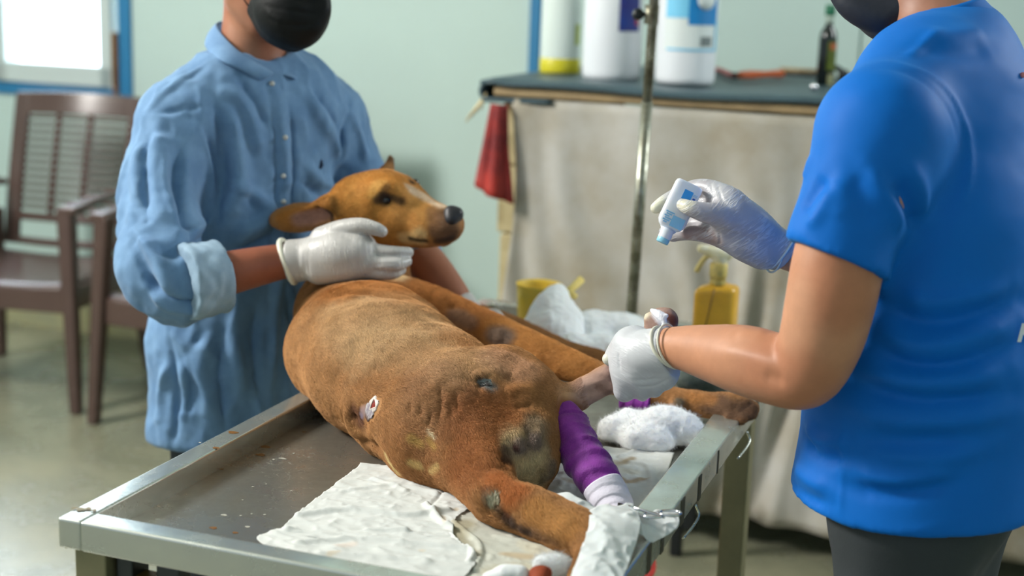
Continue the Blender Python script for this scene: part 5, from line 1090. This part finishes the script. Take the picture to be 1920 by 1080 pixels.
# small squeeze bottle held in that glove
bt, bb = at(1294, 344, 2.150), at(1252, 432, 2.150); by = (bt-bb)/np.linalg.norm(bt-bb); bx = RT_*.93+UP_*.36; bx = bx-by*(bx@by); bx /= np.linalg.norm(bx); bz = np.cross(bx, by)
bot = empty('dropper_bottle', bb, 'small white plastic bottle with blue print tipped upside down in the gloved hand', 'bottle')
Lb = np.linalg.norm(bt-bb); V = []; F = []; n = 40
prof = [(0.0, .35), (.002, .62), (.006, .9), (.011, 1), (Lb-.006, 1), (Lb-.002, .93), (Lb, .80)]; prof = [(0.0, .28), (.0015, .45), (.006, .78), (.012, .97), (.016, 1), (Lb-.006, 1), (Lb-.002, .95), (Lb-.0003, .82), (Lb, .5)]
for z, s_ in prof:
    for k in range(n):
        a = 2*math.pi*k/n; e = .42; x = math.copysign(abs(math.cos(a))**e, math.cos(a)); y = math.copysign(abs(math.sin(a))**e, math.sin(a))
        ins = (1-s_)*.018; V.append(bb+by*z+bx*x*(.0215-ins)+bz*y*(.0125-ins*.55))
for j in range(len(prof)-1):
    for k in range(n): F.append((j*n+k, j*n+(k+1) % n, (j+1)*n+(k+1) % n, (j+1)*n+k))
F.append(tuple(range(n-1, -1, -1))); F.append(tuple((len(prof)-1)*n+k for k in range(n)))
M['bottle'] = mat('white_squeeze_plastic', lin(232, 238, 246), .32, sss=.1)
mk('bottle_body', (np.array(V), F), M['bottle'], bot)
mk('bottle_neck', lathe(bb-by*.012, [(.0095, -.002), (.0100, 0), (.0100, .010), (.013, .014)], 24, axis=by), M['bottle'], bot)
mk('cap', lathe(bb-by*.020, [(.0085, -.001), (.0095, .0), (.0098, .009), (.009, .010)], 24, axis=by), mat('pale_blue_cap', lin(150, 210, 232), .35), bot)
fz = -1 if bz@fwd > 0 else 1
def lab(u0, u1, v0, v1, name, m, off=.0129):  # u across, v from the top, metres
    c = [bt+bx*u*1.0-by*v+(-bz if bz@fwd > 0 else bz)*off for u, v in ((u0, v0), (u1, v0), (u1, v1), (u0, v1))]
    return mk(name, (np.array(c), [(0, 1, 2, 3)]), m, bot, smooth=False, solid=.0004)
M['bprint'] = mat('bright_blue_print', lin(60, 160, 232), .5); M['bprint2'] = mat('light_blue_print', lin(140, 200, 240), .5)
lab(-.004, .010, .012, .027, 'logo_square', M['bprint'])
lab(.0125, .0165, .020, .0245, 'logo_dot', mat('navy_print', lin(50, 90, 190), .5))
for i in range(6): lab(-.016+.002*(i % 2), -.002-.003*(i % 3), .052+.0036*i*.9, .0540+.0036*i*.9, 'print_line', M['bprint2'])
lab(-.003, .017, .055, .072, 'print_block', M['bprint2'], .01285)
for i in range(2): lab(.010, .0175, .0145+.002*i, .0151+.002*i, 'print_line', M['bprint2'])
# ================================================================== PAPER, COTTON AND SUPPLIES ON THE TABLE
M['paper'] = mat('white_tissue_paper', lin(232, 232, 228), .9, color2=lin(220, 220, 214), vscale=14, bump=.35, bscale=70, bdist=.002)
M['paper_st'] = mat('soiled_tissue_paper', lin(206, 204, 190), .85, color2=lin(176, 170, 146), vscale=26, bump=.5, bscale=60, bdist=.002)
M['paper_tr'] = mat('damp_tissue_paper', lin(214, 216, 210), .8, color2=lin(186, 180, 160), vscale=22, bump=.4, bscale=60, bdist=.002)
M['stain'] = mat('brown_stain', lin(186, 160, 120), .9)
def pl(P, n):  # resample polyline
    P = catmull(P, 10) if len(P) > 2 else np.array(P); s = np.concatenate([[0], np.cumsum(np.linalg.norm(np.diff(P, axis=0), axis=1))]); t = np.linspace(0, s[-1], n)
    return np.stack([np.interp(t, s, P[:, i]) for i in range(3)], 1)
def coons(top, bot, left, right, nu=90, nv=70):
    Tp, Bt, Lf, Rg = pl(top, nu), pl(bot, nu), pl(left, nv), pl(right, nv); u = np.linspace(0, 1, nu)[None, :, None]; v = np.linspace(0, 1, nv)[:, None, None]
    S = (1-v)*Tp[None]+v*Bt[None]+(1-u)*Lf[:, None]+u*Rg[:, None]-((1-u)*(1-v)*Tp[0]+u*(1-v)*Tp[-1]+(1-u)*v*Bt[0]+u*v*Bt[-1])
    F = np.array([(j*nu+i, (j+1)*nu+i, (j+1)*nu+i+1, j*nu+i+1) for j in range(nv-1) for i in range(nu-1)]); return S.reshape(-1, 3), F
def flat(pts, z=ZT+.002): return [onz(x, y, z) for x, y in pts]
def rimlift(V, base):
    s = V@US; t = V@VT; z = V[:, 2]-base
    g = np.maximum(np.clip((T0+rw+.012-t)/.022, 0, 1), np.maximum(np.clip((s-(S1-.05-.010))/.02, 0, 1), np.clip((S0+rw+.01-s)/.02, 0, 1)))
    g = g*g*(3-2*g); V[:, 2] = np.maximum(V[:, 2], base+z+g*(ZR-ZT+.001)) ; return V
def crease(V, seed, amp=.0022, sc_=30, lines=(), aspect=(1, 1)):
    Q = np.stack([(V@US)*aspect[0], (V@VT)*aspect[1], np.zeros(len(V))], 1)
    r = 1-np.abs(vnoise(Q, sc_, seed, 3))*2; r2 = 1-np.abs(vnoise(Q+5, sc_*2.3, seed+3, 2))*2
    V[:, 2] += amp*np.clip(r, 0, 1)**2+amp*.4*np.clip(r2, 0, 1)**2
    for pts, wd, am in lines:
        P = np.array(flat(pts, ZT)); P = catmull(P, 5) if len(P) > 2 else P; d = polydist(V*np.array([1, 1, 0]), P*np.array([1, 1, 0])); V[:, 2] += am*np.exp(-(d/wd)**2)
    return V
def stainfac(V, base, lst):
    C = np.tile(np.array(base), (len(V), 1))
    for pts, r, c, st in lst:
        P = np.array(flat(pts, ZT+.003)); d = (polydist(V*np.array([1, 1, 0]), P*np.array([1, 1, 0])) if len(P) > 1 else np.linalg.norm((V-P[0])[:, :2], axis=1))*(1+.7*vnoise(V, 40, 3, 3)); a = np.clip((1.3-d/r)/.8, 0, 1)*st; C = C*(1-a[:, None])+np.array(c)*a[:, None]
    return C
M['pcol'] = mat('crumpled_tissue', (.8, .8, .8), .9, attr='col', var=.04, vscale=40, bump=.4, bscale=55, bdist=.0025)
WP = lin(216, 218, 214); ST = lin(196, 172, 134)
def sheet(tag_label, pieces, name='paper_towel', base=WP, stains=(), group=None):
    Vs = []; Fs = []; n = 0
    for V, F in pieces: Vs.append(V); Fs.append(F+n); n += len(V)
    V = np.vstack(Vs); F = np.vstack(Fs); o = mk(name, (V, F), M['pcol'], None, col=stainfac(V, base, stains), solid=.0012, offset=1, origin=V.mean(0)*np.array([1, 1, 0])+np.array([0, 0, ZT])); tag(o, tag_label, 'tissue', group); return o
# stained sheet under the near hind leg (lowest)
V, F = coons(flat([(800, 925), (860, 930), (960, 945), (1085, 985)]), flat([(800, 1095), (900, 1110), (1000, 1120), (1090, 1130)]), flat([(800, 925), (790, 1000), (800, 1095)]), flat([(1085, 985), (1095, 1040), (1090, 1130)]), 110, 90)
V = rimlift(crease(V, 21, .002, 34, [([(850, 985), (900, 1030), (890, 1075)], .004, .004), ([(930, 1010), (1080, 1050)], .003, .003), ([(900, 960), (960, 990)], .004, .003)], (.6, 1.6)), ZT+.002)
sheet('soiled grey white tissue sheet with brown flecks under the near hind leg', [(V, F)], base=lin(200, 200, 188), stains=[([(870, 985), (850, 1000), (880, 1040)], .018, lin(160, 150, 122), .8), ([(950, 1040), (1040, 1050)], .012, ST, .7), ([(930, 985), (960, 995)], .006, ST, .6), ([(1000, 1030)], .02, lin(206, 196, 170), .6), ([(920, 1075), (1000, 1070)], .02, lin(190, 180, 150), .6)])
# big white sheet, two layers
A1 = coons(flat([(676, 876), (740, 880), (830, 905), (910, 950)]), flat([(520, 1022), (640, 1030), (780, 1035), (850, 1030)]), flat([(676, 876), (640, 905), (570, 958), (515, 1010)]), flat([(910, 950), (870, 965), (852, 985), (850, 1020)]), 130, 90)
V1 = crease(A1[0], 5, .0026, 26, [([(640, 930), (740, 920), (820, 935)], .004, .003), ([(560, 975), (660, 965), (760, 975), (840, 965)], .006, .006), ([(800, 965), (835, 925)], .004, -.002), ([(800, 955), (830, 990), (870, 1010)], .005, .006), ([(700, 905), (760, 930)], .004, .003)], (.7, 1.7)); V1[:, 2] += .003
A2 = coons(flat([(520, 996), (600, 1000), (700, 998), (800, 1002), (840, 1000), (862, 1020)], ZT+.006), flat([(500, 1028), (560, 1050), (650, 1078), (760, 1100), (850, 1094), (890, 1064)], ZT+.006), flat([(520, 996), (482, 1008), (500, 1028)], ZT+.006), flat([(862, 1020), (893, 1045), (890, 1064)], ZT+.006), 140, 60)
V2 = crease(A2[0], 9, .0030, 24, [([(540, 1005), (640, 1000), (760, 1008)], .006, .007), ([(560, 1030), (660, 1022), (780, 1030), (870, 1040)], .006, .004), ([(600, 1050), (700, 1056), (800, 1065)], .007, .004), ([(850, 1010), (885, 1045), (880, 1065)], .004, .005)], (.6, 1.7)); V2 = rimlift(V2, ZT+.006)
sheet('large crumpled white tissue sheet spread over the near rim of the steel table', [(V1, A1[1]), (V2, A2[1])], stains=[([(640, 1030), (660, 1028)], .010, lin(222, 204, 190), .6), ([(620, 1048), (635, 1046)], .006, ST, .5), ([(855, 960)], .005, ST, .6), ([(830, 975), (835, 990)], .004, lin(206, 190, 168), .7), ([(790, 1040)], .006, lin(214, 200, 176), .6), ([(700, 905), (720, 900)], .01, lin(214, 222, 226), .4)])
V, F = coons(flat([(950, 850), (1040, 840), (1160, 842), (1264, 852)]), flat([(950, 960), (1040, 962), (1130, 968), (1212, 948)]), flat([(950, 850), (940, 900), (950, 960)]), flat([(1264, 852), (1245, 900), (1212, 948)]), 110, 70)
V = rimlift(crease(V, 31, .0022, 32, [([(1160, 860), (1200, 850), (1262, 852)], .003, .004), ([(1040, 890), (1100, 900)], .004, .004), ([(1180, 870), (1215, 880), (1225, 920)], .006, .003)]), ZT+.002)
sheet('soiled pale tissue sheet lying under the purple bandaged leg', [(V, F)], base=lin(212, 214, 208), stains=[([(1165, 870), (1185, 860)], .009, lin(150, 126, 84), .75), ([(1160, 900), (1175, 905), (1205, 900)], .008, lin(166, 138, 96), .75), ([(1060, 900), (1080, 905)], .008, lin(160, 140, 110), .6), ([(1180, 885)], .016, lin(196, 190, 170), .6), ([(1045, 905), (1030, 920)], .010, lin(140, 130, 110), .6)])
# tissue wrapped round the hind paw
def sheet3(top, bot, left, right, nu, nv, seed, amp=.002):
    V, F = coons([at(*p) for p in top], [at(*p) for p in bot], [at(*p) for p in left], [at(*p) for p in right], nu, nv); N = normals(V, F)
    r = 1-np.abs(vnoise(V, 26, seed, 3))*2; return V+N*(amp*np.clip(r, 0, 1)**2+amp*1.5*vnoise(V, 12, seed+1))[:, None], F
P1 = sheet3([(1106, 960, 1.90), (1130, 952, 1.90), (1158, 948, 1.91), (1185, 943, 1.93)], [(1066, 1098, 1.72), (1100, 1100, 1.70), (1130, 1100, 1.70), (1165, 1090, 1.72)], [(1106, 960, 1.90), (1106, 985, 1.845), (1095, 1020, 1.80), (1066, 1098, 1.72)], [(1185, 943, 1.93), (1200, 980, 1.86), (1185, 1040, 1.79), (1165, 1090, 1.72)], 60, 80, 3, .004)
P2 = sheet3([(1178, 942, 1.93), (1200, 960, 1.915), (1235, 958, 1.93), (1272, 960, 1.94)], [(1172, 985, 1.865), (1195, 1002, 1.86), (1215, 1020, 1.86), (1235, 1015, 1.87)], [(1178, 942, 1.93), (1168, 965, 1.88), (1172, 985, 1.865)], [(1272, 960, 1.94), (1270, 990, 1.90), (1235, 1015, 1.87)], 50, 40, 8, .005)
P3 = sheet3([(1040, 925, 1.965), (1065, 920, 1.955), (1095, 935, 1.94), (1140, 962, 1.93)], [(1042, 945, 1.93), (1070, 950, 1.915), (1095, 965, 1.90), (1130, 985, 1.90)], [(1040, 925, 1.965), (1034, 935, 1.945), (1042, 945, 1.93)], [(1140, 962, 1.93), (1145, 975, 1.91), (1130, 985, 1.90)], 40, 20, 12, .004)
V = np.vstack([P1[0], P2[0], P3[0]]); F = np.vstack([P1[1], P2[1]+len(P1[0]), P3[1]+len(P1[0])+len(P2[0])])
o = mk('paw_tissue', (V, F), mat('thin_white_tissue', lin(220, 223, 222), .8, trans=.0, sss=.15, bump=.25, bscale=60), None, solid=.001); tag(o, 'white tissue wrapped round the near hind paw and hanging over the right rim corner', 'tissue')
# forceps handles sticking out of that tissue
M['chrome'] = mat('chromed_steel', lin(215, 216, 222), .12, metal=1)
fc = at(1255, 966, 1.945); t = empty('forceps', at(1225, 968, 1.935), 'shiny metal forceps handle poking out of the tissue by the right rim', 'forceps')
def ringp(c, a, b, x, y, th, n=26): return tube([c+x*math.cos(2*math.pi*i/n)*a+y*math.sin(2*math.pi*i/n)*b for i in range(n+1)], th, 7)
fy = fwd*.95+UP_*.12
mk('finger_ring', ringp(at(1256, 962, 1.892), .0145, .0125, RT_, fy, .0022), M['chrome'], t)
mk('finger_ring', ringp(at(1224, 966, 1.885), .013, .011, RT_, fy, .0022), M['chrome'], t)
mk('shank', tube([at(1246, 970, 1.882), at(1200, 955, 1.90), at(1160, 945, 1.93)], .0022, 7), M['chrome'], t)
mk('shank', tube([at(1216, 972, 1.875), at(1190, 962, 1.89), at(1160, 948, 1.93)], .0022, 7), M['chrome'], t)
# cotton
M['cotton'] = mat('cotton_wool', lin(238, 241, 242), .95, sss=.12, bump=.5, bscale=110, bdist=.003, sheen=.4)
def cotton(label, balls, h=.003, amp=.006, name='cotton_wool', m='cotton', floor_=ZT+.0015, group=None, k=.03):
    B = Body(h)
    for b in balls: B.chain([sph(*b)], k=k)
    if floor_ is not None: B.half(np.array([0, 0, floor_]), (0, 0, -1.), k=.01)
    V, F = B.build(smooth=2); N = normals(V, F); V = V+N*(amp*vnoise(V, 24, 4, 3)+amp*.35*vnoise(V, 90, 6, 2))[:, None]
    if floor_ is not None: V[:, 2] = np.maximum(V[:, 2], floor_)
    o = mk(name, (V, F), M[m], None, origin=np.array([V[:, 0].mean(), V[:, 1].mean(), V[:, 2].min()])); tag(o, label, 'cotton', group)
    return o, V, F
def lint(o, V, F, count, ln, seed=1):
    rg = np.random.default_rng(seed); N = normals(V, F); i = rg.choice(len(F), count); w = rg.random((count, 1)); P = V[F[i, 0]]*w+V[F[i, 2]]*(1-w); n = N[F[i, 0]]
    d = n*.7+rg.normal(0, .6, (count, 3)); d /= np.linalg.norm(d, axis=1)[:, None]; l = ln*(.4+rg.random((count, 1))); e = rg.normal(0, .3, (count, 3))
    pts = np.stack([P-n*.001, P+d*l*.5, P+(d+e)*l], 1).reshape(-1, 3)-np.array(o.location)
    hc = bpy.data.hair_curves.new('lint'); hc.add_curves([3]*count); hc.attributes['position'].data.foreach_set('vector', pts.astype(np.float32).ravel())
    ra = hc.attributes.get('radius') or hc.attributes.new('radius', 'FLOAT', 'POINT'); ra.data.foreach_set('value', np.full(count*3, .00009, np.float32)); hc.materials.append(M['cotton'])
    q = bpy.data.objects.new('lint', hc); COL.objects.link(q); q.parent = o; q['kind'] = 'stuff'
r = cotton('fluffy white cotton wad lying beside the purple bandaged leg near the right rim', [(1150, 812, 2.37, 34), (1180, 800, 2.40, 34), (1215, 815, 2.36, 38), (1245, 800, 2.38, 40), (1280, 812, 2.37, 38), (1300, 822, 2.36, 24), (1190, 830, 2.33, 24), (1235, 836, 2.33, 26)], k=.025)
lint(*r, 9000, .004)
r = cotton('tall peaked white cotton roll leaning against the yellow cup', [(1040, 562, 2.98, 22), (1036, 585, 2.96, 36), (1030, 612, 2.94, 44), (1055, 615, 2.94, 44), (1010, 635, 2.92, 34), (1048, 548, 2.99, 12), (1044, 640, 2.90, 50)], amp=.005)
r = cotton('wide white cotton pile spread on the table in front of the drip pole', [(1090, 640, 2.95, 46), (1130, 635, 2.97, 50), (1170, 640, 2.97, 44), (1110, 612, 3.0, 20), (1160, 606, 3.02, 18), (1195, 612, 3.0, 14), (1070, 660, 2.85, 36), (1130, 665, 2.86, 38), (1195, 650, 2.95, 34), (1215, 660, 2.92, 26)], amp=.006, k=.04)
r = cotton('small white cotton piece at the bottom edge beside the stained one', [(1040, 1062, 1.80, 24), (1015, 1058, 1.80, 18), (1062, 1066, 1.80, 16)], h=.002, amp=.003, k=.012, floor_=ZT+.006); lint(*r, 2500, .004)
r = cotton('flat white cotton scrap at the bottom edge left of the stained one', [(945, 1082, 1.77, 22), (975, 1078, 1.77, 18), (915, 1085, 1.77, 14)], h=.002, amp=.003, k=.012, floor_=ZT+.006)
M['bloody'] = mat('red_brown_cotton', lin(146, 62, 28), .8, color2=lin(120, 44, 20), vscale=60, bump=.4, bscale=200)
r = cotton('red brown iodine soaked cotton piece at the bottom edge of the picture', [(1005, 1076, 1.765, 14), (1022, 1075, 1.765, 15), (1012, 1090, 1.75, 18)], h=.002, amp=.002, k=.010, m='bloody', floor_=ZT+.010)
# cup with stick
M['cup'] = mat('yellow_plastic_cup', lin(246, 206, 62), .4, color2=lin(228, 198, 84), vscale=24)
M['cupin'] = mat('iodine_inside', lin(222, 172, 12), .35)
bc = onz(1008, 612, ZT+.002)
t = empty('plastic_cup', bc, 'stained yellow plastic cup standing at the far end of the steel table', 'cup')
mk('cup_wall', lathe(bc, [(.040, 0), (.044, .002), (.049, .088), (.051, .094), (.0515, .097), (.0495, .097), (.047, .090), (.042, .05), (.040, .006)], 36), M['cup'], t)
mk('liquid', lathe(bc, [(.0405, .03), (.0425, .055), (.0426, .056)], 30), M['cupin'], t)
sk = at(1090, 524, 3.05)
o = mk('wooden_spatula', merge(tube([at(1052, 556, 3.02), at(1068, 545, 3.03), sk], [.0055, .008, .009], 10), tube([at(1066, 548, 3.02), at(1078, 556, 3.0)], [.008, .007], 10)), mat('stained_birch', lin(226, 202, 116), .6), None, origin=sk); tag(o, 'yellow stained wooden stick leaning on the rim of the yellow cup', 'stick')
# amber spray bottle
sb = onz(1338, 648, ZT+.0005); t = empty('spray_bottle', sb, 'square amber spray bottle with a worn white trigger head behind the gloved hands', 'bottle')
M['amber'] = mat('amber_plastic', lin(230, 176, 52), .28, color2=lin(212, 160, 46), vscale=18, spec=.6)
def sq(prof, e=.35, n=40):
    V = []; F = []
    for r, ry, z in prof:
        for k in range(n):
            a = 2*math.pi*k/n+.0; x = math.copysign(abs(math.cos(a))**e, math.cos(a))*r; y = math.copysign(abs(math.sin(a))**e, math.sin(a))*ry; V.append(sb+RT_*x+VT*y*1.0+np.array([0, 0, z]))
    for j in range(len(prof)-1):
        for k in range(n): F.append((j*n+k, j*n+(k+1) % n, (j+1)*n+(k+1) % n, (j+1)*n+k))
    F.append(tuple(range(n-1, -1, -1))); F.append(tuple((len(prof)-1)*n+k for k in range(n))); return np.array(V), F
mk('bottle_body', sq([(.040, .026, 0), (.0435, .029, .004), (.0445, .03, .012), (.0445, .03, .116), (.043, .029, .124), (.038, .025, .129), (.022, .018, .133), (.0165, .0165, .136)]), M['amber'], t)
mk('bottle_neck', lathe(sb, [(.0185, .133), (.017, .140), (.017, .150), (.0185, .151), (.019, .153), (.019, .178), (.017, .180)], 26), mat('dirty_yellow_collar', lin(214, 190, 100), .5, color2=lin(180, 164, 100), vscale=40), t)
M['trig'] = mat('worn_white_plastic', lin(244, 244, 236), .45, color2=lin(226, 214, 160), vscale=30)
HDm = Body(.003); zc = lambda x, z, y=0: sb+RT_*x+np.array([0, 0, z])+VT*y
HDm.chain([(zc(.004, .183), .014), (zc(-.004, .197), .015), (zc(-.022, .205), .012), (zc(-.040, .211), .009)], k=.012); HDm.chain([(zc(.018, .198), .012), (zc(0, .2), .012)], k=.01)
th_ = mk('spray_head', HDm.build(), M['trig'], t)
mk('trigger', tube(catmull([zc(-.022, .198), zc(-.034, .186), zc(-.044, .168), zc(-.046, .160)]), [.006]*18+[.004], 8), mat('yellowed_trigger', lin(206, 186, 116), .5), t)
mk('dip_tube', tube([zc(0, .13, -.031), zc(-.012, .06, -.0305), zc(-.026, .004, -.0305)], .0016, 6), mat('dip_tube_brown', lin(130, 96, 24), .5), t)
# dark green cloth behind the foreleg
B = Body(.004)
for q in [(1285, 712, 2.60, 20), (1315, 712, 2.60, 24), (1350, 722, 2.60, 24), (1390, 730, 2.58, 22)]: B.chain([sph(*q)], k=.02)
B.half(np.array([0, 0, ZT+.001]), (0, 0, -1.), k=.004); V, F = B.build(); V = V+normals(V, F)*(.006*vnoise(V, 30, 3, 3))[:, None]; V[:, 2] = np.maximum(V[:, 2], ZT+.001)
o = mk('folded_cloth', (V, F), mat('dark_green_cloth', lin(46, 66, 58), .85, color2=lin(84, 92, 88), vscale=30), None); tag(o, 'crumpled dark green cloth behind the foreleg under the blue shirted arm', 'cloth')
# red bucket under the table, dark stand on the floor by the skirt
bk = onz(1226, 1058, .31); bk = np.array([bk[0]-.128, bk[1]+.0, 0])
t = empty('bucket', bk, 'red plastic bucket on the floor below the right rim of the table', 'bucket')
mk('bucket_wall', lathe(bk, [(.095, .0), (.10, .004), (.125, .30), (.132, .305), (.132, .315), (.122, .315), (.118, .29), (.094, .01)], 36), mat('red_plastic', lin(206, 34, 26), .4), t)
mk('handle', tube(catmull([bk+np.array([-.128, 0, .30]), bk+np.array([-.09, -.09, .26]), bk+np.array([0, -.125, .24]), bk+np.array([.09, -.09, .26]), bk+np.array([.128, 0, .30])]), .003, 6), M['steel'], t)
fb = onz(1325, 958, .0); fb = rt(fb@US, 3.56, 0)
t = empty('floor_stand', fb, 'small dark upright post at the foot of the pale cloth skirt', 'post')
mk('post', merge(rbox(fb@US-.02, fb@US+.012, 3.53, 3.56, .0, .12), rbox(fb@US+.012, fb@US+.045, 3.53, 3.56, .08, .26)), M['black'], t, bevel=.006)
